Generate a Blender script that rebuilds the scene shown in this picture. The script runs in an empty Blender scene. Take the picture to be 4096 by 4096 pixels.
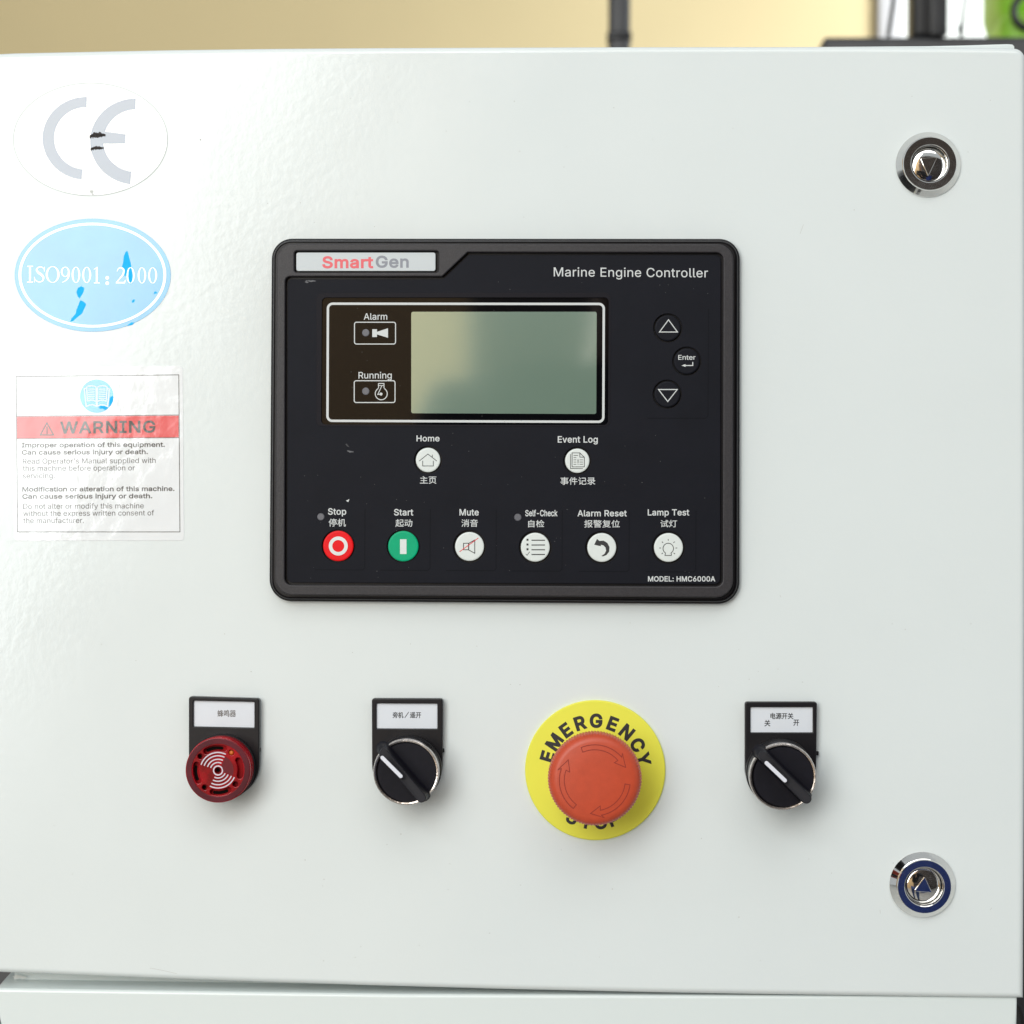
import bpy, bmesh, math, random
from mathutils import Vector, Matrix
from mathutils.geometry import delaunay_2d_cdt

# ---------------------------------------------------------------- camera, world, lights
scene = bpy.context.scene
col = scene.collection
R = math.radians
S = 0.00011                      # one photo pixel on the panel, in metres (door face is the plane Y = 0)
D = 1.0                          # camera to door
FOOT = (2380.0, 1990.0)          # where the door's normal through the lens meets the door
F = D / S
yaw = math.atan((FOOT[0] - 2048) / F)
pitch = math.atan((2048 - FOOT[1]) / F)
CAM = Vector((0, -D, 0))
CR = (Matrix.Rotation(yaw, 3, 'Z') @ Matrix.Rotation(R(90) - pitch, 3, 'X') @ Matrix.Rotation(R(0.27), 3, 'Z'))
cd = bpy.data.cameras.new('camera')
cam = bpy.data.objects.new('camera', cd)
col.objects.link(cam)
cam.matrix_world = Matrix.Translation(CAM) @ CR.to_4x4()
cd.sensor_width = 36.0
cd.lens = 36.0 * F / 4096.0
cd.clip_start = 0.02
cd.clip_end = 100
cd.dof.use_dof = True
cd.dof.focus_distance = 0.99
cd.dof.aperture_fstop = 14
scene.camera = cam
scene.view_settings.view_transform = 'Standard'
scene.view_settings.look = 'None'
scene.view_settings.gamma = 1
scene.view_settings.exposure = 0.15

w = bpy.data.worlds.new('World')
scene.world = w
w.use_nodes = True
w.node_tree.nodes['Background'].inputs[0].default_value = (0.91, 0.97, 1.0, 1)
w.node_tree.nodes['Background'].inputs[1].default_value = 0.47


def area(name, loc, mat3, sx, sy, watts, color=(1, 1, 1), spread=180):
    l = bpy.data.lights.new(name, 'AREA')
    l.shape = 'RECTANGLE'
    l.spread = R(spread)
    l.size, l.size_y, l.energy, l.color = sx, sy, watts, color
    o = bpy.data.objects.new(name, l)
    col.objects.link(o)
    o.matrix_world = Matrix.Translation(loc) @ mat3.to_4x4()
    return o


def look(loc, target):
    return (Vector(target) - Vector(loc)).to_track_quat('-Z', 'Y').to_matrix()


# big bright opening to the front left
wm = Matrix(((0.873, 0.488, 0), (0, 0, -1), (-0.488, 0.873, 0)))
area('window_light', (-1.25, -3.0, 1.04), wm, 1.6, 2.6, 75, (0.93, 0.985, 1.0))
# added soft fill from overhead, no such source in view
area('roof_light', (0.3, -2.3, 2.3), look((0.3, -2.3, 2.3), (0.1, -0.2, -0.2)), 2.2, 1.4, 20, (1.0, 0.985, 0.95))
# daylight falling on the right part of the hall behind
area('side_light', (2.3, 1.5, 0.9), look((2.3, 1.5, 0.9), (1.55, 3.0, 0.25)), 1.0, 1.8, 110, (0.88, 0.94, 1.0), 125)


area('hall_light', (-1.6, -2.4, 1.9), look((-1.6, -2.4, 1.9), (-1.0, -4.0, 0.3)), 1.0, 0.6, 70, (1.0, 0.96, 0.88))  # added lamp to brighten the wall mirrored in the screen


# ---------------------------------------------------------------- helpers
def pp(px, py, h=0.0):
    """photo pixel -> point on the plane parallel to the door, h (in photo pixels * S) in front of it"""
    d = CR @ Vector(((px - 2048) / F, (2048 - py) / F, -1.0))
    y = -h * S
    t = (y - CAM.y) / d.y
    p = CAM + d * t
    return Vector((p.x, y, p.z))


def sc(px, py, h=0.0):
    return (pp(px + 50, py, h) - pp(px - 50, py, h)).length / 100.0


MATS = {}


def principled(name, color, rough=0.5, metal=0.0, coat=0.0, spec=0.5, noise=None, bump=None, **kw):
    """noise = (scale, amount, detail): colour variation; bump = list of (scale, distance, detail)"""
    m = bpy.data.materials.new(name)
    m.use_nodes = True
    nt = m.node_tree
    b = nt.nodes['Principled BSDF']
    b.inputs['Base Color'].default_value = (*color, 1)
    b.inputs['Roughness'].default_value = rough
    b.inputs['Metallic'].default_value = metal
    b.inputs['Coat Weight'].default_value = coat
    b.inputs['Coat Roughness'].default_value = kw.get('coat_rough', 0.05)
    b.inputs['Coat IOR'].default_value = kw.get('coat_ior', 1.5)
    b.inputs['Specular IOR Level'].default_value = spec
    if 'trans' in kw:
        b.inputs['Transmission Weight'].default_value = kw['trans']
    if 'sss' in kw:
        b.inputs['Subsurface Weight'].default_value = kw['sss']
        b.inputs['Subsurface Radius'].default_value = kw.get('sssr', (0.004, 0.001, 0.001))
        b.inputs['Subsurface Scale'].default_value = 1.0
    tc = nt.nodes.new('ShaderNodeTexCoord')
    if noise:
        n = nt.nodes.new('ShaderNodeTexNoise')
        n.inputs['Scale'].default_value = noise[0]
        n.inputs['Detail'].default_value = noise[2] if len(noise) > 2 else 4
        nt.links.new(tc.outputs['Object'], n.inputs['Vector'])
        mr = nt.nodes.new('ShaderNodeMapRange')
        mr.inputs[1].default_value, mr.inputs[2].default_value = 0.25, 0.75
        mr.inputs[3].default_value, mr.inputs[4].default_value = 1 - noise[1], 1 + noise[1]
        nt.links.new(n.outputs['Fac'], mr.inputs[0])
        mx = nt.nodes.new('ShaderNodeVectorMath')
        mx.operation = 'SCALE'
        mx.inputs[0].default_value = color
        nt.links.new(mr.outputs[0], mx.inputs['Scale'])
        nt.links.new(mx.outputs[0], b.inputs['Base Color'])
        if 'rough_var' in kw:
            mr2 = nt.nodes.new('ShaderNodeMapRange')
            mr2.inputs[1].default_value, mr2.inputs[2].default_value = 0.3, 0.7
            mr2.inputs[3].default_value, mr2.inputs[4].default_value = rough - kw['rough_var'], rough + kw['rough_var']
            nt.links.new(n.outputs['Fac'], mr2.inputs[0])
            nt.links.new(mr2.outputs[0], b.inputs['Roughness'])
    prev = None
    for (s_, d_, det) in (bump or []):
        n = nt.nodes.new('ShaderNodeTexNoise')
        n.inputs['Scale'].default_value = s_
        n.inputs['Detail'].default_value = det
        nt.links.new(tc.outputs['Object'], n.inputs['Vector'])
        bp = nt.nodes.new('ShaderNodeBump')
        bp.inputs['Strength'].default_value = 1.0
        bp.inputs['Distance'].default_value = d_
        nt.links.new(n.outputs['Fac'], bp.inputs['Height'])
        if prev:
            nt.links.new(prev.outputs['Normal'], bp.inputs['Normal'])
        prev = bp
    if prev:
        nt.links.new(prev.outputs['Normal'], b.inputs['Normal'])
        if coat:
            nt.links.new(prev.outputs['Normal'], b.inputs['Coat Normal'])
    MATS[name] = m
    return m


P = principled
white_paint = P('white_paint', (0.745, 0.79, 0.788), 0.14, spec=0.5, noise=(14, 0.014, 5), rough_var=0.03,
                bump=[(290, 0.00005, 2.0), (9, 0.0006, 1.5)])
body_paint = P('body_paint', (0.735, 0.79, 0.78), 0.2, bump=[(330, 0.00002, 2)])
dark_gap = P('dark_gap', (0.03, 0.028, 0.026), 0.7)
black_textured = P('black_textured', (0.026, 0.0235, 0.027), 0.42, spec=0.4, noise=(1500, 0.25, 2), bump=[(2200, 0.00006, 2)])
black_satin = P('black_satin', (0.010, 0.009, 0.011), 0.33, spec=0.3, bump=[(900, 0.00001, 2)])
black_pit = P('black_pit', (0.004, 0.002, 0.002), 0.6, spec=0.05)
face_navy = P('face_navy', (0.0072, 0.0078, 0.0125), 0.5, spec=0.12, noise=(60, 0.12, 5), bump=[(3000, 0.00001, 2)])
face_line = P('face_line', (0.0035, 0.004, 0.0065), 0.5, spec=0.1)
glass_black = P('glass_black', (0.003, 0.003, 0.004), 0.04, spec=0.38, noise=(30, 0.2, 5))
print_white = P('print_white', (0.62, 0.64, 0.64), 0.5)
print_black = P('print_black', (0.018, 0.018, 0.02), 0.5)
button_white = P('button_white', (0.70, 0.74, 0.72), 0.4, noise=(200, 0.03, 3))
button_red = P('button_red', (0.78, 0.006, 0.010), 0.4, spec=0.2, noise=(200, 0.05, 3))
button_green = P('button_green', (0.001, 0.38, 0.18), 0.4, spec=0.2, noise=(200, 0.05, 3))
print_red = P('print_red', (0.75, 0.03, 0.05), 0.5)
logo_red = P('logo_red', (0.78, 0.13, 0.15), 0.5)
logo_grey = P('logo_grey', (0.26, 0.27, 0.31), 0.5)
plate_grey = P('plate_grey', (0.56, 0.60, 0.62), 0.35)
led_grey = P('led_grey', (0.13, 0.13, 0.15), 0.3, spec=0.5)
chrome = P('chrome', (0.80, 0.79, 0.77), 0.07, metal=1.0, noise=(150, 0.04, 3), bump=[(250, 0.000015, 2)])
chrome_worn = P('chrome_worn', (0.60, 0.55, 0.52), 0.22, metal=1.0, noise=(500, 0.3, 5), bump=[(700, 0.00008, 4)])
red_plastic = P('red_plastic', (0.30, 0.002, 0.008), 0.2, spec=0.35, noise=(110, 0.6, 3), bump=[(300, 0.00002, 2)],
                sss=0.25)
red_deep = P('red_deep', (0.26, 0.003, 0.005), 0.5, spec=0.1, noise=(80, 0.5, 2))
amber = P('amber', (0.65, 0.16, 0.02), 0.4)
estop_red = P('estop_red', (0.52, 0.064, 0.022), 0.42, noise=(300, 0.06, 5), bump=[(1800, 0.00003, 2)])
estop_yellow = P('estop_yellow', (0.82, 0.80, 0.075), 0.38, noise=(15, 0.03, 3), bump=[(120, 0.00003, 2)])
card_white = P('card_white', (0.72, 0.75, 0.80), 0.3, noise=(40, 0.03, 3))
ink_grey = P('ink_grey', (0.13, 0.11, 0.10), 0.6)
stripe_white = P('stripe_white', (0.72, 0.73, 0.80), 0.4)
FB = [(170, 0.00007, 3), (40, 0.00022, 2)]
film_white = P('film_white', (0.80, 0.825, 0.85), 0.12, coat=0.9, coat_rough=0.08, coat_ior=1.45, bump=FB)
film_ce = P('film_ce', (0.86, 0.86, 0.87), 0.2, coat=0.9, coat_rough=0.1, coat_ior=1.5, bump=[(60, 0.00004, 2)])
ce_glare_grey = P('ce_grey', (0.10, 0.145, 0.22), 0.2, coat=1.0, coat_rough=0.1, coat_ior=1.6, noise=(60, 0.08, 3))  # black print; the glare over it is put into the grey
film_blue = P('film_blue', (0.10, 0.40, 0.66), 0.2, coat=0.9, coat_rough=0.1, coat_ior=1.5, noise=(50, 0.10, 3),
              bump=[(60, 0.00004, 2)])
unglared_blue = P('worn_blue', (0.03, 0.50, 0.95), 0.9, spec=0.0, noise=(200, 0.05, 2))  # film free of glare, put into the colour as deeper blue
film_red = P('film_red', (0.72, 0.055, 0.065), 0.2, coat=1.0, coat_rough=0.1, coat_ior=1.5, bump=FB)
film_black = P('film_black', (0.03, 0.03, 0.035), 0.2, coat=1.0, coat_rough=0.1, coat_ior=1.5, bump=FB)
film_disc = P('film_disc', (0.10, 0.50, 0.86), 0.2, coat=1.0, coat_rough=0.1, coat_ior=1.55, noise=(90, 0.2, 3))
unglared_black = P('scuff_black', (0.04, 0.035, 0.035), 0.8, spec=0.1, noise=(2500, 0.9, 4))  # dark print where the glare breaks, put into the colour
scuff_pale = P('scuff_pale', (0.14, 0.14, 0.15), 0.7)
book_white = P('book_white', (0.82, 0.9, 0.95), 0.4)
beige_wall = P('beige_wall', (0.585, 0.47, 0.255), 0.8, noise=(1.6, 0.07, 5))
far_white = P('far_white', (0.82, 0.82, 0.76), 0.8, noise=(2, 0.04, 3))
steel_dark = P('steel_dark', (0.045, 0.045, 0.048), 0.42, noise=(30, 0.3, 4))
steel_black = P('steel_black', (0.012, 0.012, 0.014), 0.4)
green_paint = P('green_paint', (0.34, 0.70, 0.05), 0.4, noise=(20, 0.15, 3))
floor_grey = P('floor_grey', (0.36, 0.355, 0.34), 0.6, noise=(3, 0.25, 6), bump=[(40, 0.001, 4)])
cloth_dark = P('cloth_dark', (0.018, 0.017, 0.02), 0.85, noise=(40, 0.3, 3))
cloth_jeans = P('cloth_jeans', (0.02, 0.06, 0.20), 0.85, noise=(60, 0.3, 3))
skin = P('skin', (0.45, 0.26, 0.18), 0.5)

# LCD glass: pale green reflective cell behind a clear window
lcd = P('lcd', (0.215, 0.325, 0.25), 0.3)
nt = lcd.node_tree
b = nt.nodes['Principled BSDF']
b.inputs['Coat Weight'].default_value = 0.6
b.inputs['Coat Roughness'].default_value = 0.05
gl = nt.nodes.new('ShaderNodeBsdfGlossy')
gl.inputs['Color'].default_value = (0.80, 0.95, 0.95, 1)
gl.inputs['Roughness'].default_value = 0.065
mxs = nt.nodes.new('ShaderNodeMixShader')
mxs.inputs[0].default_value = 0.42
out = nt.nodes['Material Output']
nt.links.new(b.outputs[0], mxs.inputs[1])
nt.links.new(gl.outputs[0], mxs.inputs[2])
nt.links.new(mxs.outputs[0], out.inputs['Surface'])


def thing(name, label, cat, at, group=None, kind=None):
    o = bpy.data.objects.new(name, None)
    o.empty_display_size = 0.02
    col.objects.link(o)
    o.location = at
    o['label'] = label
    o['category'] = cat
    if group:
        o['group'] = group
    if kind:
        o['kind'] = kind
    return o


def wloc(o):
    v = Vector((0, 0, 0))
    while o:
        v += o.location
        o = o.parent
    return v


def mk(name, verts, faces, mat, parent=None, angle=35, flat=(), label=None):
    """link one mesh object; verts in world coordinates, origin at the parent's"""
    base = wloc(parent) if parent else Vector((0, 0, 0))
    me = bpy.data.meshes.new(name)
    me.from_pydata([tuple(Vector(v) - base) for v in verts], [], faces)
    me.validate()
    bm = bmesh.new()
    bm.from_mesh(me)
    bmesh.ops.recalc_face_normals(bm, faces=bm.faces)
    for f in bm.faces:
        f.smooth = True
    bm.to_mesh(me)
    bm.free()
    if angle:
        me.set_sharp_from_angle(angle=R(angle))
    fl = set(flat)
    if fl:
        for p_ in me.polygons:
            if p_.index in fl:
                p_.use_smooth = False
    me.materials.append(mat)
    o = bpy.data.objects.new(name, me)
    col.objects.link(o)
    if parent:
        o.parent = parent
    if label:
        o['label'] = label
    return o


KM = 40000.0


def curve_geo(loops, thick=0.0, bevel=0.0, seg=2, offset=0.0):
    """fill 2D loops (mm) with holes; optional thickness and rounded rim (mm)"""
    cu = bpy.data.curves.new('outline', 'CURVE')
    cu.dimensions = '2D'
    cu.fill_mode = 'BOTH'
    cu.extrude = max(0.0, thick / 2 - bevel)
    cu.bevel_depth = bevel
    cu.bevel_resolution = seg
    cu.offset = offset - bevel
    for lp in loops:
        sp = cu.splines.new('POLY')
        sp.points.add(len(lp) - 1)
        for i, (x, y) in enumerate(lp):
            sp.points[i].co = (x, y, 0, 1)
        sp.use_cyclic_u = True
    o = bpy.data.objects.new('outline', cu)
    col.objects.link(o)
    dg = bpy.context.evaluated_depsgraph_get()
    me = bpy.data.meshes.new_from_object(o.evaluated_get(dg))
    vs = [v.co.copy() for v in me.vertices]
    fs = [tuple(p.vertices) for p in me.polygons]
    bpy.data.objects.remove(o)
    bpy.data.curves.remove(cu)
    bpy.data.meshes.remove(me)
    return vs, fs


def area2(lp):
    return sum(lp[i][0] * lp[(i + 1) % len(lp)][1] - lp[(i + 1) % len(lp)][0] * lp[i][1] for i in range(len(lp)))


def shape(name, loops, h, thick, mat, parent=None, bevel=0.0, seg=2, offset=0.0, mapped=False, angle=35, label=None):
    """flat plate whose front face lies h in front of the door; loops in photo pixels; holes allowed"""
    L = []
    for k, lp in enumerate(loops):
        q = [(p.x * KM, p.z * KM) for p in (pp(x, y, h) for x, y in lp)] if not mapped else [(x * KM, z * KM) for x, z in lp]
        L.append(q)
    vs, fs = curve_geo(L, thick * S * KM, bevel * S * KM, seg, offset * S * KM)
    yc = -(h - thick / 2) * S
    verts = [Vector((v.x / KM, yc - v.z / KM, v.y / KM)) for v in vs]
    return mk(name, verts, fs, mat, parent, angle, label=label)


def ink(name, loops, h, mat, parent=None, offset=0.0, label=None):
    """flat print, 0.04 mm above the surface at height h"""
    return shape(name, loops, h + 0.45, 0.0, mat, parent, offset=offset, angle=0, label=label)


def ell(cx, cy, rx, ry=None, n=64, a0=0, a1=360):
    ry = rx if ry is None else ry
    full = abs(a1 - a0 - 360) < 1e-6
    m = n if full else n + 1
    return [(cx + rx * math.cos(R(a0 + (a1 - a0) * i / n)), cy - ry * math.sin(R(a0 + (a1 - a0) * i / n))) for i in range(m)]


def band(cx, cy, r0, r1, a0, a1, n=24, ry0=None, ry1=None):
    """arc band polygon, degrees anticlockwise"""
    return ell(cx, cy, r1, ry1, n, a0, a1) + ell(cx, cy, r0, ry0, n, a0, a1)[::-1]


def rr(pts, r, n=6):
    """round the corners of a polygon"""
    if not isinstance(r, (list, tuple)):
        r = [r] * len(pts)
    out = []
    m = len(pts)
    for i in range(m):
        p = Vector(pts[i]); a = Vector(pts[i - 1]); b_ = Vector(pts[(i + 1) % m])
        u = (a - p); v = (b_ - p)
        ang = u.angle(v)
        k = r[i] / math.tan(ang / 2) if r[i] > 0 else 0
        if r[i] <= 0:
            out.append((p.x, p.y)); continue
        k = min(k, u.length * 0.49, v.length * 0.49)
        rad = k * math.tan(ang / 2)
        bis = (u.normalized() + v.normalized()).normalized()
        c = p + bis * (rad / math.sin(ang / 2))
        s_ = p + u.normalized() * k - c
        e_ = p + v.normalized() * k - c
        t = s_.angle_signed(e_)
        for j in range(n + 1):
            an = -t * j / n
            out.append((c.x + s_.x * math.cos(an) - s_.y * math.sin(an), c.y + s_.x * math.sin(an) + s_.y * math.cos(an)))
    return out


def grow(lp, d):
    """thicken a glyph loop by d photo pixels (filled side on the left of travel, pixel y down)"""
    if not d:
        return lp
    out = []
    n = len(lp)
    for i in range(n):
        p_ = Vector(lp[i]); d0 = p_ - Vector(lp[i - 1]); d1 = Vector(lp[(i + 1) % n]) - p_
        if d0.length < 1e-6 or d1.length < 1e-6:
            continue
        d0.normalize(); d1.normalize()
        m_ = Vector((-d0.y - d1.y, d0.x + d1.x))
        if m_.length < 1e-3:
            continue
        m_.normalize()
        out.append(tuple(p_ + m_ * (d / max(0.68, m_.dot(Vector((-d0.y, d0.x)))))))
    return out


def box4(x0, y0, x1, y1):
    return [(x0, y0), (x1, y0), (x1, y1), (x0, y1)]


def line(pts, wd, closed=False):
    """polyline of constant width as loops (one quad per stretch, overlapping joints kept apart by mitres)"""
    pts = [Vector(p) for p in pts]
    n = len(pts)
    A, B = [], []
    for i in range(n):
        if closed:
            d0 = (pts[i] - pts[i - 1]).normalized(); d1 = (pts[(i + 1) % n] - pts[i]).normalized()
        else:
            d0 = (pts[i] - pts[max(i - 1, 0)]) if i > 0 else (pts[1] - pts[0])
            d1 = (pts[min(i + 1, n - 1)] - pts[i]) if i < n - 1 else d0
            d0 = d0.normalized(); d1 = d1.normalized()
        n0 = Vector((-d0.y, d0.x)); n1 = Vector((-d1.y, d1.x))
        m_ = (n0 + n1)
        m_ = m_.normalized() if m_.length > 1e-6 else n0
        k = (wd / 2) / max(0.35, m_.dot(n0))
        A.append(tuple(pts[i] + m_ * k)); B.append(tuple(pts[i] - m_ * k))
    if closed:
        return [A, B[::-1]]
    return [A + B[::-1]]


def lathe(name, cx, cy, href, prof, mat, parent=None, n=96, angle=30, knurl=None, label=None, cap=True):
    """revolve (radius, height) pairs round the axis whose image at height href is (cx, cy)"""
    c = pp(cx, cy, href)
    s = sc(cx, cy, href)
    verts, faces = [], []
    for (r, h) in prof:
        for i in range(n):
            a = 2 * math.pi * i / n
            rr_ = r
            if knurl and r > knurl[0]:
                rr_ = r + knurl[2] * math.cos(a * knurl[1])
            verts.append(Vector((c.x + rr_ * s * math.cos(a), -h * S, c.z + rr_ * s * math.sin(a))))
    for k in range(len(prof) - 1):
        for i in range(n):
            j = (i + 1) % n
            faces.append((k * n + i, k * n + j, (k + 1) * n + j, (k + 1) * n + i))
    if cap:
        faces.append(tuple(range((len(prof) - 1) * n, len(prof) * n)))
    return mk(name, verts, faces, mat, parent, angle, flat=[len(faces) - 1] if cap else (), label=label)


def inset(lp, d):
    """offset a mapped polygon inwards by d (metres or px), mitred"""
    s = 1 if area2(lp) > 0 else -1
    out = []
    n = len(lp)
    for i in range(n):
        p = Vector(lp[i]); a = Vector(lp[i - 1]); c = Vector(lp[(i + 1) % n])
        d0 = (p - a); d1 = (c - p)
        if d0.length < 1e-9: d0 = d1
        if d1.length < 1e-9: d1 = d0
        d0.normalize(); d1.normalize()
        n0 = Vector((-d0.y, d0.x)) * s; n1 = Vector((-d1.y, d1.x)) * s
        m_ = (n0 + n1).normalized()
        out.append(tuple(p + m_ * (d / max(0.3, m_.dot(n0)))))
    return out


def loft(name, outline, href, prof, mat, parent=None, cap=True, angle=35, label=None):
    """outline in photo px at height href; prof = (inset px, height px) rings from the back to the front"""
    base = [(p.x, p.z) for p in (pp(x, y, href) for x, y in outline)]
    verts, faces = [], []
    n = len(base)
    for (d, h) in prof:
        q = inset(base, d * S)
        verts += [Vector((x, -h * S, z)) for x, z in q]
    for k in range(len(prof) - 1):
        for i in range(n):
            j = (i + 1) % n
            faces.append((k * n + i, k * n + j, (k + 1) * n + j, (k + 1) * n + i))
    flat = []
    if cap:
        o_ = (len(prof) - 1) * n
        verts.append(sum((Vector(v) for v in verts[o_:]), Vector()) / n)
        for i in range(n):
            flat.append(len(faces))
            faces.append((o_ + i, o_ + (i + 1) % n, o_ + n))
    return mk(name, verts, faces, mat, parent, angle, flat=flat, label=label)


def box(name, c, size, mat, parent=None, bevel=0.0, rot=None):
    bm = bmesh.new()
    bmesh.ops.create_cube(bm, size=1)
    for v in bm.verts:
        v.co = Vector((v.co.x * size[0], v.co.y * size[1], v.co.z * size[2]))
    if bevel:
        bmesh.ops.bevel(bm, geom=bm.edges[:], offset=bevel, segments=3, affect='EDGES', profile=0.5)
    if rot:
        bmesh.ops.rotate(bm, verts=bm.verts, cent=(0, 0, 0), matrix=rot)
    verts = [v.co + Vector(c) for v in bm.verts]
    bm.verts.index_update()
    faces = [tuple(v.index for v in f.verts) for f in bm.faces]
    bm.free()
    return mk(name, verts, faces, mat, parent, 40)


def tube(name, pts, rad, mat, parent=None, n=12):
    pts = [Vector(p) for p in pts]
    verts, faces = [], []
    up = None
    for i, p in enumerate(pts):
        d = (pts[min(i + 1, len(pts) - 1)] - pts[max(i - 1, 0)]).normalized()
        if up is None:
            up = d.orthogonal().normalized()
        up = (up - d * up.dot(d)).normalized()
        v = d.cross(up)
        r_ = rad[i] if isinstance(rad, (list, tuple)) else rad
        for k in range(n):
            a = 2 * math.pi * k / n
            verts.append(p + (up * math.cos(a) + v * math.sin(a)) * r_)
    for i in range(len(pts) - 1):
        for k in range(n):
            j = (k + 1) % n
            faces.append((i * n + k, i * n + j, (i + 1) * n + j, (i + 1) * n + k))
    faces.append(tuple(range(n)))
    faces.append(tuple(range((len(pts) - 1) * n, len(pts) * n)))
    return mk(name, verts, faces, mat, parent, 40)


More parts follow.
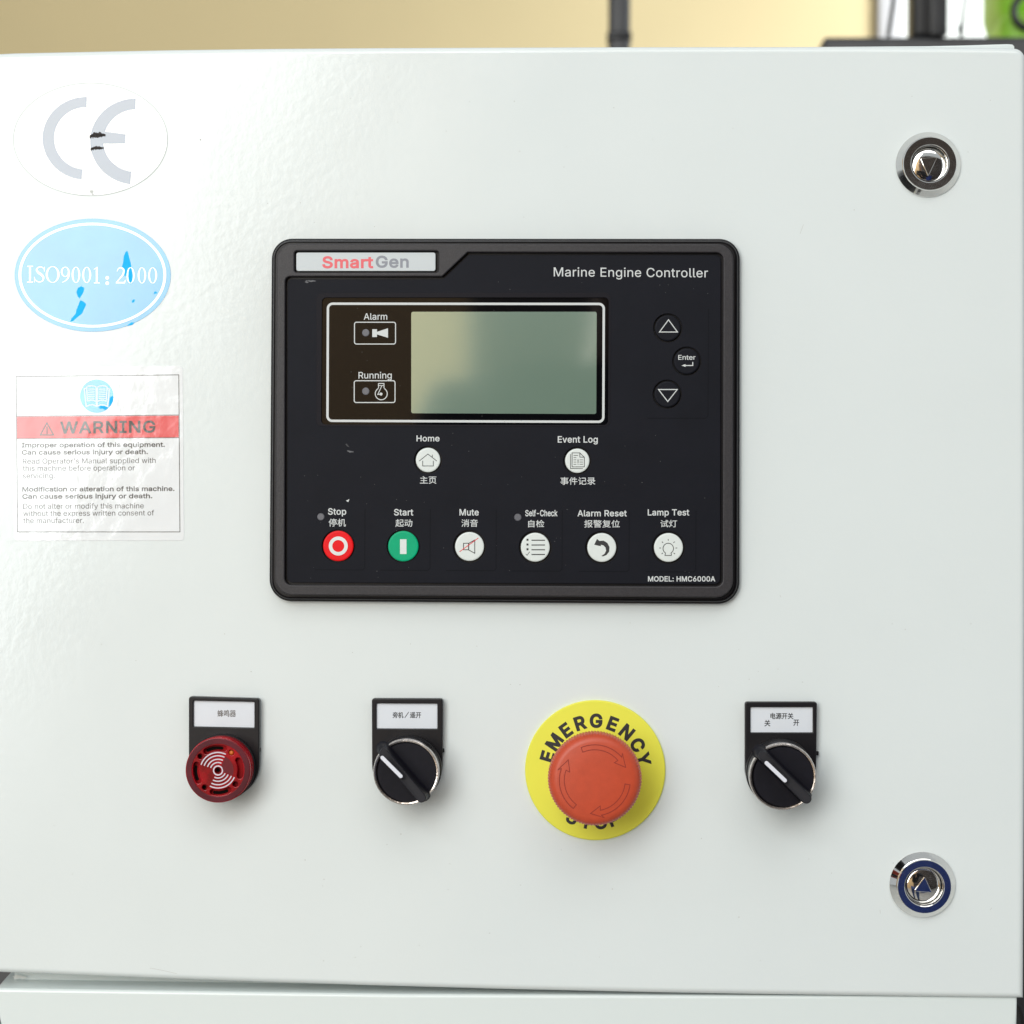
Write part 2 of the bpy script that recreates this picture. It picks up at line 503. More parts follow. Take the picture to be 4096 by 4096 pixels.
# ---------------------------------------------------------------- lettering
G = {
33: (196, [[52,41,56,24,66,9,81,-1,98,-4,116,-1,130,9,140,24,143,41,140,58,130,73,116,83,98,86,81,83,66,73,56,58],[63,509,67,160,128,160,132,509]]),
39: (207, [[70,509,78,318,128,318,136,509]]),
45: (453, [[114,244,114,188,337,188,337,244]]),
46: (188, [[50,41,53,24,63,9,78,-1,95,-4,113,-1,128,9,138,24,141,41,138,59,128,73,113,83,95,87,78,83,63,73,53,59]]),
48: (453, [[53,178,69,113,95,62,130,24,174,1,227,-7,279,1,323,24,359,62,384,113,400,178,405,254,400,330,384,395,358,447,323,484,279,508,227,516,174,508,130,484,95,447,69,395,53,330,48,254],[123,144,113,194,109,254,113,314,123,365,140,405,163,435,192,453,227,460,261,453,290,435,313,405,330,365,340,314,344,254,340,194,330,144,313,103,290,74,261,56,227,50,192,56,163,74,140,103]]),
54: (453, [[84,74,109,40,142,15,182,-1,226,-7,271,-2,310,14,343,39,368,73,384,112,389,157,384,201,370,240,346,271,316,295,278,309,235,314,196,307,173,293,322,509,252,509,137,340,80,239,68,199,64,162,69,115],[138,102,128,128,125,158,128,188,138,214,153,235,174,252,198,262,226,265,254,262,279,251,299,235,314,213,324,187,327,157,324,128,314,101,299,79,279,63,254,52,226,48,198,52,174,63,153,79]]),
58: (188, [[50,41,53,24,63,9,78,-1,95,-4,113,-1,128,9,138,24,141,41,138,59,128,73,113,83,95,87,78,83,63,73,53,59],[50,316,53,299,63,284,78,274,95,271,113,274,128,284,138,299,141,316,138,334,128,349,113,359,95,362,78,359,63,349,53,334]]),
65: (480, [[16,0,85,0,135,142,344,142,395,0,463,0,276,509,201,509],[191,302,213,371,239,456,264,372,287,302,324,199,155,199]]),
67: (510, [[48,179,70,115,104,63,150,25,205,1,267,-7,305,-4,341,5,373,19,402,38,428,62,448,91,463,124,473,160,408,160,389,114,357,81,315,60,267,53,223,59,184,76,151,105,125,145,109,194,103,254,109,314,125,364,150,403,184,432,223,450,267,456,315,449,357,428,389,395,408,348,473,348,463,385,448,418,427,447,402,471,373,490,340,504,267,516,205,508,150,484,104,445,70,393,48,329,40,254]]),
68: (503, [[60,509,60,0,219,0,291,8,351,31,398,68,433,119,455,181,462,255,455,329,433,391,399,441,353,478,294,501,225,509],[318,81,272,63,215,57,125,57,125,452,221,452,275,446,320,428,354,399,379,361,394,312,399,255,394,198,379,149,354,110]]),
69: (419, [[125,57,125,229,355,229,355,286,125,286,125,452,372,452,372,509,60,509,60,0,375,0,375,57]]),
71: (521, [[47,179,69,116,104,64,149,25,205,1,269,-7,326,0,377,19,419,50,451,91,471,141,478,200,478,256,283,256,283,199,415,199,410,160,396,123,374,93,345,71,309,57,269,53,224,59,184,76,151,105,125,145,109,194,103,254,109,314,125,364,150,404,183,432,222,450,265,456,315,448,356,427,387,393,408,349,474,349,465,384,449,416,429,445,403,469,374,489,340,504,304,513,265,516,203,508,149,484,103,445,69,393,47,329,40,254]]),
72: (517, [[60,0,125,0,125,232,392,232,392,0,457,0,457,509,392,509,392,289,125,289,125,509,60,509]]),
73: (301, [[31,57,31,0,269,0,269,57,183,57,183,452,269,452,269,509,31,509,31,452,118,452,118,57]]),
76: (393, [[60,509,60,0,361,0,361,57,125,57,125,509]]),
77: (629, [[122,0,122,328,120,416,120,435,129,408,145,361,159,321,170,291,286,0,342,0,456,291,467,322,482,363,498,409,507,436,506,413,505,369,504,327,504,0,568,0,568,509,476,509,352,187,342,158,330,121,318,83,315,73,311,84,299,123,287,159,277,187,152,509,60,509,60,0]]),
78: (524, [[124,328,122,384,120,431,148,381,177,331,202,290,387,0,463,0,463,509,399,509,399,157,401,108,403,76,388,107,363,151,343,183,136,509,60,509,60,0,125,0,125,291]]),
79: (534, [[48,179,70,115,105,63,150,25,205,1,267,-7,329,1,384,25,429,63,464,115,486,179,493,254,486,329,464,393,429,445,384,484,329,508,267,516,205,508,150,484,105,445,70,393,48,329,40,254],[125,144,109,194,103,254,109,314,125,364,151,404,184,433,223,450,267,456,310,450,349,433,383,404,408,365,425,314,430,254,425,194,408,144,383,105,349,76,310,59,267,53,223,59,184,76,151,105]]),
80: (445, [[60,509,60,0,125,0,125,186,235,186,289,191,332,207,366,233,390,265,404,304,409,348,404,391,390,430,366,462,332,487,289,503,235,509],[125,242,125,452,232,452,268,449,297,439,318,423,333,402,342,376,344,348,342,319,333,294,318,272,297,256,269,246,233,242]]),
82: (449, [[60,509,60,0,125,0,125,198,236,198,246,199,353,0,428,0,313,211,333,217,367,240,390,271,405,309,409,352,405,395,390,433,367,465,333,489,290,504,236,509],[125,255,125,452,233,452,269,449,298,440,319,425,334,405,342,380,345,352,342,324,334,300,319,281,298,267,269,258,234,255]]),
83: (447, [[64,60,91,31,128,9,172,-4,224,-9,278,-4,323,11,360,34,386,64,403,99,408,139,405,171,395,198,359,238,312,264,264,279,212,293,169,308,131,334,119,352,115,376,118,398,129,418,145,435,167,448,194,456,225,459,267,453,302,437,326,412,337,378,401,378,394,415,377,449,351,476,316,498,275,511,227,516,180,511,138,498,102,476,75,448,58,413,52,372,60,326,86,289,128,260,184,239,245,222,296,205,332,179,342,161,346,139,341,114,329,92,311,74,286,60,257,52,224,49,166,59,142,71,123,88,110,110,104,137,38,137,46,96]]),
84: (449, [[32,509,32,452,193,452,193,0,257,0,257,452,417,452,417,509]]),
87: (687, [[16,509,155,0,230,0,318,323,335,395,343,437,351,391,368,323,455,0,530,0,670,509,603,509,523,196,510,145,499,94,492,62,486,94,462,196,380,509,306,509,224,196,211,145,200,94,193,61,187,94,163,196,82,509]]),
89: (472, [[91,509,16,509,203,208,203,0,268,0,268,208,455,509,381,509,280,344,251,293,237,260,222,292,192,344]]),
97: (390, [[30,108,35,73,48,45,68,22,94,5,126,-5,160,-9,215,1,252,25,272,52,277,52,277,0,337,0,337,251,333,290,322,320,306,343,286,360,239,379,194,384,133,375,104,364,79,346,57,322,41,291,100,274,118,301,149,322,196,331,240,322,267,297,276,257,276,255,273,243,265,235,234,227,178,220,125,211,78,193,58,179,43,161,34,138],[92,105,95,124,103,139,134,159,175,168,200,171,231,176,259,182,276,190,276,138,272,115,263,93,248,74,228,59,202,49,170,45,130,52,102,72]]),
98: (425, [[53,0,112,0,112,59,118,59,138,31,172,4,198,-5,229,-8,274,-2,313,16,346,45,370,84,385,133,390,189,385,245,370,293,345,332,313,361,274,378,229,384,197,381,171,373,137,346,118,319,114,319,114,509,53,509],[125,115,116,150,113,189,116,229,125,263,140,291,161,312,188,325,220,330,253,325,280,311,301,290,316,261,325,227,328,189,325,151,316,117,301,88,279,66,253,51,220,47,188,51,162,65,140,86]]),
99: (396, [[34,187,40,133,56,85,82,46,117,16,159,-2,207,-8,261,-1,306,21,341,56,363,102,304,117,292,89,271,66,243,52,207,46,173,51,145,66,124,89,108,117,99,151,96,187,99,224,108,258,124,287,145,310,173,325,207,330,242,325,270,311,290,289,303,262,362,277,340,322,305,356,260,377,207,384,159,378,117,360,82,330,56,291,40,243]]),
100: (425, [[39,133,55,84,79,45,111,16,151,-2,195,-8,227,-5,252,4,287,31,307,59,313,59,313,0,372,0,372,509,311,509,311,319,306,319,287,346,253,373,228,381,196,384,151,378,112,361,79,332,55,293,39,245,34,189],[109,117,99,151,96,189,99,227,108,261,124,290,145,311,172,325,205,330,237,325,263,312,284,291,300,263,309,229,312,189,309,150,299,115,284,86,263,65,236,51,205,47,172,51,145,66,124,88]]),
101: (404, [[34,187,40,132,56,85,82,46,117,16,161,-2,212,-8,249,-5,283,4,311,19,335,39,353,63,365,91,306,105,285,73,254,53,212,46,179,50,151,61,128,80,110,106,100,139,97,169,371,169,371,194,368,242,357,282,341,315,319,341,294,361,266,374,205,384,157,378,115,359,81,329,55,290,39,242],[146,313,173,326,205,330,237,326,263,314,283,294,298,269,307,237,308,221,97,221,99,241,109,270,125,294]]),
102: (254, [[142,0,142,327,228,327,228,379,142,379,142,419,145,443,154,460,171,470,195,474,215,472,227,468,243,521,222,527,187,530,135,519,113,505,96,486,84,461,81,432,81,379,6,379,6,327,81,327,81,0]]),
103: (425, [[101,-41,51,-69,82,-110,134,-140,168,-148,207,-151,251,-147,291,-136,324,-117,350,-90,367,-54,372,-9,372,379,313,379,313,319,308,319,288,346,253,373,228,382,196,384,152,378,112,361,80,332,55,293,39,246,34,191,39,136,55,90,80,53,113,27,152,10,195,5,227,8,252,16,287,41,306,68,311,68,311,-6,304,-47,282,-75,249,-92,207,-97,154,-88,122,-66],[109,123,99,155,96,193,99,229,109,262,124,290,145,312,172,325,205,330,237,325,264,312,285,291,300,264,309,231,312,193,309,154,300,121,285,95,264,75,237,63,205,59,172,63,145,76,124,96]]),
104: (410, [[53,509,53,0,114,0,114,227,117,257,126,283,141,303,161,317,184,326,210,329,246,323,273,304,290,275,296,235,296,0,357,0,357,240,353,285,341,321,321,349,295,369,264,380,227,384,187,379,152,362,124,332,114,312,114,509]]),
105: (167, [[67,446,84,443,100,446,114,455,123,468,126,483,123,499,114,512,100,521,84,524,67,521,54,512,44,499,41,483,44,468,54,455],[53,379,53,0,114,0,114,379]]),
106: (167, [[-10,-143,4,-143,37,-139,65,-129,86,-113,102,-90,111,-63,114,-30,114,379,53,379,53,-29,50,-54,40,-72,25,-83,2,-87,-10,-87],[44,468,53,455,67,446,83,443,100,446,114,455,123,468,126,483,123,499,114,512,100,521,83,524,67,521,53,512,44,499,41,483]]),
107: (381, [[114,212,114,509,53,509,53,0,114,0,114,141,154,178,294,0,372,0,201,216,360,379,284,379,121,212]]),
108: (190, [[53,509,53,84,58,47,74,20,101,3,139,-2,162,-1,181,3,170,54,160,53,146,52,130,54,120,62,114,99,114,509]]),
109: (610, [[132,346,118,323,112,306,112,379,53,379,53,0,114,0,114,238,117,266,126,289,140,307,158,320,199,330,229,326,253,311,269,288,274,260,274,0,335,0,335,247,345,290,374,320,395,328,419,330,447,326,473,313,490,289,496,254,496,0,557,0,557,255,553,296,541,328,522,354,497,372,468,383,437,386,381,375,337,343,322,321,317,308,309,331,287,361,257,380,219,386,172,376]]),
110: (410, [[114,0,114,227,117,257,126,283,141,303,161,317,184,326,210,329,246,323,273,304,290,275,296,235,296,0,357,0,357,240,353,285,341,321,321,349,295,369,264,380,227,384,187,379,152,362,124,332,112,307,112,379,53,379,53,0]]),
111: (416, [[40,133,56,85,82,46,117,16,159,-2,207,-8,256,-2,299,16,333,46,359,85,376,133,381,187,376,243,359,291,333,330,299,360,256,378,207,384,159,378,117,360,82,330,56,291,40,243,34,187],[108,117,99,151,96,187,99,224,108,258,124,287,145,310,173,325,207,330,242,325,270,310,292,287,307,258,316,224,319,187,316,151,307,117,292,89,270,66,242,51,207,46,173,51,145,66,124,89]]),
112: (425, [[112,319,112,379,53,379,53,-143,114,-143,114,59,118,59,138,31,173,4,198,-5,229,-8,274,-2,313,16,346,45,370,84,385,133,390,189,385,245,370,293,345,332,313,361,274,378,229,384,197,381,171,373,137,346,118,319],[125,115,116,150,113,189,116,229,125,263,140,291,161,312,188,325,220,330,253,325,280,311,301,290,316,261,325,227,328,189,325,151,316,117,301,88,279,66,253,51,220,47,188,51,162,65,140,86]]),
113: (425, [[39,133,55,84,79,45,111,16,151,-2,195,-8,227,-5,252,4,287,31,306,59,311,59,311,-143,372,-143,372,379,313,379,313,319,307,319,287,346,253,373,228,381,196,384,151,378,112,361,79,332,55,293,39,245,34,189],[109,117,99,151,96,189,99,227,108,261,124,290,145,311,172,325,205,330,237,325,263,312,284,291,300,263,309,229,312,189,309,150,299,115,284,86,263,65,236,51,205,47,172,51,145,66,124,88]]),
114: (260, [[112,321,112,379,53,379,53,0,114,0,114,237,117,262,126,284,140,301,159,315,182,323,207,326,230,324,243,322,243,384,229,384,213,385,181,380,152,367,130,347,115,321]]),
115: (365, [[62,38,84,18,112,3,145,-5,182,-8,223,-5,260,6,290,24,312,47,326,75,331,107,325,142,306,171,275,194,229,209,172,223,124,243,112,258,109,277,114,299,131,317,156,329,187,333,219,328,243,316,258,298,268,277,324,290,299,339,279,358,254,372,223,381,187,384,149,381,115,370,87,354,65,332,51,305,47,274,53,237,72,208,104,186,149,170,212,155,237,147,254,136,265,121,268,103,262,81,244,62,217,50,181,45,150,49,124,60,105,79,94,107,36,94,45,63]]),
116: (228, [[65,93,72,52,92,21,125,2,168,-4,192,-3,213,2,202,54,185,51,170,50,150,53,136,61,128,76,126,98,126,327,204,327,204,379,126,379,126,471,65,471,65,379,6,379,6,327,65,327]]),
117: (410, [[53,379,53,139,57,95,69,59,89,31,115,11,146,-1,182,-5,222,0,257,17,286,47,298,73,298,0,357,0,357,379,296,379,296,153,293,122,283,97,268,77,249,62,226,53,200,50,164,56,137,75,119,105,114,144,114,379]]),
118: (390, [[187,87,165,155,84,379,17,379,163,0,226,0,371,379,305,379,224,155,203,87,195,59]]),
119: (567, [[87,379,23,379,138,0,199,0,248,172,263,225,277,280,284,309,291,280,305,225,319,172,368,0,429,0,545,379,480,379,434,214,413,135,397,66,382,136,362,214,316,379,252,379,206,214,186,135,170,64,154,137,133,214]]),
120: (379, [[21,0,91,0,148,85,178,136,189,155,200,136,231,85,287,0,358,0,224,192,352,379,282,379,233,306,202,253,191,233,179,253,147,306,100,379,29,379,155,195]]),
121: (390, [[71,-87,61,-86,47,-139,65,-143,91,-145,139,-136,177,-107,204,-58,371,379,305,379,224,155,202,87,195,60,187,87,165,155,84,379,17,379,163,-1,151,-36,130,-74,104,-89]]),
20027: (332, [[20,9,20,-16,332,-16,332,9,189,9,189,96,300,96,300,121,189,121,189,199,314,199,314,224,200,224,217,236,152,293,131,278,191,224,36,224,36,199,161,199,161,121,52,121,52,96,161,96,161,9]]),
20107: (334, [[85,180,85,205,161,205,161,180],[60,224,60,162,161,162,161,137,50,137,50,118,161,118,161,93,17,93,17,72,161,72,161,46,47,46,47,25,161,25,161,1,159,-5,152,-7,104,-7,113,-29,172,-25,184,-16,187,1,187,25,271,25,271,10,298,10,298,72,334,72,334,93,298,93,298,137,187,137,187,162,292,162,292,224,187,224,187,244,327,244,327,266,187,266,187,294,161,294,161,266,23,266,23,244,161,244,161,224],[187,205,266,205,266,180,187,180],[271,72,271,46,187,46,187,72],[271,118,271,93,187,93,187,118]]),
20214: (334, [[11,153,26,127,58,168,58,-27,84,-27,84,209,119,285,94,293,58,216],[151,277,134,210,108,157,131,143,156,197,211,197,211,119,111,119,111,94,211,94,211,-28,238,-28,238,94,334,94,334,119,238,119,238,197,318,197,318,222,238,222,238,290,211,290,211,222,165,222,176,271]]),
20301: (334, [[13,153,28,127,63,169,63,-27,89,-27,89,210,125,285,100,293,62,216],[216,234,242,242,224,297,200,290],[299,182,271,186,257,97,237,12,114,12,114,-13,334,-13,334,12,262,12],[152,178,176,28,202,36,176,184],[320,205,320,230,129,230,129,205]]),
20572: (333, [[11,154,26,128,56,166,56,-28,80,-28,80,206,116,286,92,293,57,217],[139,221,139,154,304,154,304,221],[164,173,164,202,278,202,278,173],[131,75,131,110,309,110,309,75,333,75,333,132,108,132,108,75],[208,2,201,-4,155,-4,164,-27,220,-23,231,-15,234,1,234,63,301,63,301,84,139,84,139,63,208,63],[239,263,221,296,197,289,211,263,114,263,114,240,333,240,333,263]]),
20851: (336, [[17,-5,36,-28,110,7,156,45,180,85,215,36,261,-1,318,-26,336,0,278,22,231,58,198,105,327,105,327,131,190,131,191,150,191,193,308,193,308,220,239,220,277,283,249,293,210,220,114,220,137,232,100,291,78,280,113,220,45,220,45,193,161,193,161,131,24,131,24,105,155,105,135,67,92,29]]),
21160: (331, [[32,16,32,15,150,46,156,22,179,30,144,128,122,122,142,68,59,50,95,158,173,158,173,182,19,182,19,158,68,158,39,64,23,40,31,15],[31,265,31,242,167,242,167,265],[221,31,243,104,252,188,305,188,298,55,287,7,273,1,228,4,236,-22,284,-23,298,-19,310,-9,323,47,331,200,331,213,254,213,255,288,229,288,228,213,178,213,178,188,227,188,218,111,198,44,160,-9,181,-28]]),
22120: (340, [[11,69,25,49,45,58,45,-28,69,-28,69,-18,128,-18,128,-26,153,-26,153,80,86,80,139,124,204,124,259,80,194,80,194,-28,218,-28,218,-18,281,-18,281,-26,306,-26,306,57,324,52,340,73,284,93,236,124,332,124,332,147,271,147,280,157,229,183,215,169,259,147,158,147,179,181,153,186,153,278,45,278,45,183,151,183,127,147,18,147,18,124,104,124,63,94],[69,5,69,57,128,57,128,5],[69,206,69,256,128,256,128,206],[306,183,306,278,194,278,194,183],[281,57,281,5,218,5,218,57],[281,256,281,206,218,206,218,256]]),
22797: (337, [[33,44,51,27,94,58,148,19,81,4,12,-5,22,-28,102,-16,178,5,246,-15,322,-25,337,-2,270,5,209,18,253,45,286,80,270,91,266,89,125,89,142,111,140,112,291,112,291,215,75,215,75,112,114,112,77,74],[102,260,117,287,93,294,60,245,17,207,34,186,86,238,316,238,316,260],[101,131,101,155,264,155,264,131],[101,173,101,196,264,196,264,173],[177,29,141,47,112,69,245,69,215,47]]),
24320: (332, [[65,30,19,-10,40,-29,90,16,117,67,128,121,227,121,227,-28,254,-28,254,121,332,121,332,146,254,146,254,246,321,246,321,271,31,271,31,246,103,246,103,161,102,146,18,146,18,121,101,121,91,74],[227,146,129,146,129,246,227,246]]),
24405: (334, [[154,-6,108,-6,117,-29,173,-25,185,-16,188,0,188,83,243,24,317,-14,334,9,281,30,236,62,306,113,284,130,220,78,188,128,188,138,329,138,329,162,282,162,288,275,267,276,263,275,47,275,47,250,259,250,258,218,57,218,57,194,256,194,254,162,23,162,23,138,161,138,161,74,24,19,38,-5,161,49,161,1],[65,127,47,111,111,65,129,83]]),
25253: (337, [[58,-3,15,-3,24,-28,78,-23,89,-14,93,5,93,104,135,117,132,142,93,131,93,198,133,198,133,223,93,223,93,294,66,294,66,223,16,223,16,198,66,198,66,123,11,109,18,82,66,96,66,5,64,-2],[176,-9,194,-29,227,-7,256,20,286,-7,319,-27,337,-5,303,14,273,40,305,95,325,158,308,163,303,162,174,162,174,258,286,258,278,208,264,205,211,207,218,186,275,185,290,187,300,194,309,217,313,271,314,282,148,282,148,-27,174,-27,174,138,185,138,208,86,239,39,210,12],[256,59,230,97,210,138,293,138,278,97]]),
26049: (332, [[10,-6,25,-28,75,-8,109,18,130,51,259,51,253,15,245,0,231,-3,180,-1,188,-24,241,-25,268,-16,280,8,288,62,289,73,137,73,144,105,332,105,332,129,199,129,180,165,153,159,167,129,19,129,19,105,116,105,103,58,71,20],[54,139,54,174,296,174,296,139,321,139,321,197,239,197,262,230,237,239,321,239,321,262,197,262,178,297,153,289,166,262,29,262,29,239,106,239,89,231,113,197,28,197,28,139],[127,197,139,203,114,239,235,239,212,197]]),
26426: (343, [[23,37,52,84,76,142,76,-28,102,-28,102,133,139,82,155,104,102,162,102,194,154,194,154,219,102,219,102,294,76,294,76,219,18,219,18,194,73,194,46,120,10,61],[196,98,200,162,200,249,266,249,266,24,268,-6,274,-18,294,-25,312,-25,330,-20,340,0,343,55,323,66,321,16,318,2,311,0,300,0,294,2,292,22,292,274,174,274,174,162,171,104,157,43,122,-11,142,-28,180,31]]),
26816: (338, [[25,48,45,89,63,141,63,-28,87,-28,87,155,111,106,126,125,87,189,87,203,123,203,123,228,87,228,87,294,63,294,63,228,17,228,17,203,60,203,40,132,12,74],[207,134,221,50,243,54,228,137],[177,198,222,254,270,202,325,158,338,182,282,224,235,275,242,288,218,297,171,228,109,176,125,154],[328,-11,328,12,264,12,318,131,295,137,271,73,242,12,120,12,120,-11],[161,40,183,46,160,130,139,124],[283,163,283,186,164,186,164,163]]),
28040: (327, [[47,-25,103,90,84,106,24,-7],[28,197,13,179,76,137,91,157],[46,290,30,272,90,230,106,250],[159,-28,159,49,288,49,288,5,281,-1,237,-1,245,-26,300,-22,311,-12,313,5,313,194,238,194,238,294,211,294,211,194,133,194,133,-28],[145,283,123,272,158,207,182,218],[288,109,288,71,159,71,159,109],[288,169,288,132,159,132,159,169],[327,275,302,284,265,218,287,208]]),
28304: (339, [[28,196,13,178,72,140,88,161],[46,290,30,272,89,232,105,253],[158,37,135,7,156,-7,200,65,177,72],[141,113,144,181,144,253,333,253,333,277,118,277,118,181,116,118,104,50,75,-13,97,-27,127,40],[227,0,222,-6,185,-5,193,-28,241,-24,250,-16,252,-1,252,91,320,91,320,213,243,213,257,242,228,248,217,213,164,213,164,91,227,91],[314,-4,339,7,299,75,276,66],[295,143,295,112,188,112,188,143],[295,192,295,162,188,162,188,192],[95,90,74,105,21,-8,44,-23]]),
28783: (336, [[40,128,50,173,55,220,35,222,30,177,20,137],[15,-9,34,-28,70,19,91,70,137,17,154,37,97,97,102,180,102,292,77,292,77,180,73,114,56,50],[245,4,238,2,179,2,190,-26,258,-21,271,-10,275,11,275,240,336,240,336,265,155,265,155,240,248,240,248,11],[124,148,155,219,133,228,107,155]]),
30005: (337, [[71,45,71,67,158,67,158,30,163,-2,178,-18,209,-22,286,-22,315,-15,330,7,337,50,311,62,304,16,285,5,211,5,190,9,186,29,186,67,303,67,303,243,186,243,186,293,158,293,158,243,44,243,44,45],[71,92,71,143,158,143,158,92],[71,167,71,217,158,217,158,167],[186,143,276,143,276,92,186,92],[276,217,276,167,186,167,186,217]]),
33258: (299, [[57,-28,84,-28,84,-9,271,-9,271,-27,299,-27,299,246,172,246,190,291,159,295,146,246,57,246],[84,16,84,68,271,68,271,16],[84,144,271,144,271,92,84,92],[84,169,84,221,271,221,271,169]]),
34562: (342, [[45,101,69,101,69,27,13,18,18,-7,124,14,128,-11,149,-6,129,81,109,76,119,36,91,31,91,101,138,101,138,143,147,129,194,146,238,172,279,147,326,131,342,152,297,165,257,186,287,218,308,257,293,265,289,264,221,264,234,288,210,294,180,246,138,208,157,193,189,222,221,186,181,164,138,149,138,229,92,229,92,290,69,290,69,229,25,229,25,85,45,85],[45,123,45,207,71,207,71,123],[90,123,90,207,118,207,118,123],[226,18,226,-27,250,-27,250,18,332,18,332,38,250,38,250,63,310,63,310,83,250,83,250,106,317,106,317,126,250,126,250,153,226,153,226,126,161,126,161,106,226,106,226,83,168,83,168,63,226,63,226,38,148,38,148,18],[238,200,204,239,207,243,275,243]]),
35686: (336, [[12,201,27,187,41,199,41,151,60,151,60,160,113,160,117,147,141,147,158,154,165,176,169,229,170,238,69,238,74,248,69,249,83,249,83,261,122,261,122,249,145,249,145,261,185,261,185,278,145,278,145,294,122,294,122,278,83,278,83,294,60,294,60,278,19,278,19,261,60,261,60,250,53,251,37,225],[60,175,60,196,103,196,103,175],[52,211,60,222,147,222,139,167,131,164,122,165,122,211],[90,-28,90,-18,262,-18,262,-28,287,-28,287,37,65,37,65,-28],[90,-2,90,22,262,22,262,-2],[223,295,202,252,172,218,189,204,212,229,240,191,183,166,197,147,256,176,287,157,322,143,336,163,303,174,273,191,294,216,308,246,332,246,332,265,234,265,244,290],[192,132,178,157,155,150,164,132,24,132,24,114,326,114,326,132],[284,246,257,204,225,246],[284,53,284,68,67,68,67,53],[284,83,284,99,67,99,67,83]]),
35760: (337, [[66,11,55,-1,70,-21,143,34,134,57,98,32,98,184,16,184,16,159,72,159,72,33],[62,285,43,269,98,213,117,231],[158,-6,174,-19,205,-23,286,-23,315,-17,330,6,337,50,311,61,305,13,284,2,207,2,185,6,180,20,180,130,286,130,286,111,312,111,312,270,147,270,147,243,286,243,286,155,153,155,153,20]]),
35797: (339, [[60,14,49,4,63,-19,137,34,130,56,91,31,91,184,18,184,18,159,66,159,66,33],[60,287,42,271,93,219,111,237],[169,120,169,33,126,21,133,-4,238,27,234,51,193,39,193,120,226,120,226,145,132,145,132,120],[290,290,272,279,310,228,329,241],[324,-12,339,47,318,61,313,21,305,7,286,33,272,99,264,196,336,196,336,221,263,221,262,292,235,292,237,221,121,221,121,196,238,196,248,80,269,2,304,-27]]),
36215: (340, [[71,52,57,85,60,134,35,136,29,48,9,-19,32,-31,44,2,53,41,84,4,130,-14,194,-19,329,-19,340,7,194,6,150,8,115,16,115,88,172,88,172,111,115,111,115,163,175,163,175,187,109,187,109,231,167,231,167,255,109,255,109,294,84,294,84,255,26,255,26,231,84,231,84,187,17,187,17,163,91,163,91,30],[209,32,235,29,296,29,319,34,332,53,337,91,313,102,309,61,294,53,237,53,221,55,217,66,217,157,292,157,292,148,317,148,317,277,188,277,188,254,292,254,292,181,192,181,192,66,196,43]]),
36965: (336, [[31,-28,57,3,78,16,93,9,112,-4,153,-19,208,-23,329,-20,336,7,209,1,157,4,117,18,88,37,88,172,19,172,19,147,63,147,63,35,39,20,14,-5],[43,273,25,257,85,209,104,227],[155,52,155,96,130,96,130,30,309,30,309,96,283,96,283,52,230,52,230,108,331,108,331,129,230,129,230,162,312,162,312,182,171,182,179,197,164,200,173,203,148,248,127,241,152,195,134,171,107,150,124,134,155,162,205,162,205,129,111,129,111,108,205,108,205,52],[214,252,193,246,213,198,235,205],[250,200,269,192,309,249,285,258],[293,293,211,279,111,272,117,252,222,260,315,276]]),
38899: (331, [[93,-28,93,-15,259,-15,259,-28,286,-28,286,125,68,125,68,-28],[93,103,259,103,259,67,93,67],[122,180,135,183,112,236,87,231,107,180,19,180,19,156,331,156,331,180,243,180,268,231,240,238,215,180],[93,7,93,46,259,46,259,7],[195,262,178,297,152,292,166,262,39,262,39,238,314,238,314,262]]),
39029: (327, [[87,45,87,184,266,184,266,46,294,46,294,208,167,208,187,250,327,250,327,275,26,275,26,250,157,250,141,208,60,208,60,45],[115,-3,163,28,184,62,189,98,189,162,162,162,162,98,154,60,113,24,18,-7,34,-28],[206,56,191,39,256,5,310,-29,326,-8,271,25]]),
40483: (326, [[27,28,51,28,51,58,119,58,119,264,27,264],[51,83,51,239,95,239,95,83],[207,262,150,262,150,98,300,98,296,26,289,0,278,-5,239,-3,246,-24,289,-25,311,-15,320,19,326,108,326,119,175,119,175,240,280,240,276,186,271,165,262,162,233,163,239,142,273,142,292,151,300,179,305,251,305,262,232,262,248,291,220,296],[209,226,193,214,236,172,252,186],[284,40,284,63,136,63,136,40]]),
}

GL = {chr(k): (v[0], [[(q[i], q[i + 1]) for i in range(0, len(q), 2)] for q in v[1]]) for k, v in G.items()}


def layout(txt, track=0):
    x = 0
    loops = []
    for ch in txt:
        if ch == ' ':
            x += 200 + track
            continue
        adv, sp = GL[ch]
        cjk = ord(ch) > 0x2000
        g_ = []
        for lp in sp:
            g_.append([(x + a, b_) for a, b_ in lp])
        loops.append(g_)
        x += (352 if cjk else adv) + track
    return loops


def winding(x, y, loops):
    w_ = 0
    for l in loops:
        ax, ay = l[-1]
        for (bx_, by_) in l:
            if (ay <= y) != (by_ <= y):
                c = (bx_ - ax) * (y - ay) - (x - ax) * (by_ - ay)
                if by_ > ay and c > 0:
                    w_ += 1
                elif by_ < ay and c < 0:
                    w_ -= 1
            ax, ay = bx_, by_
    return w_


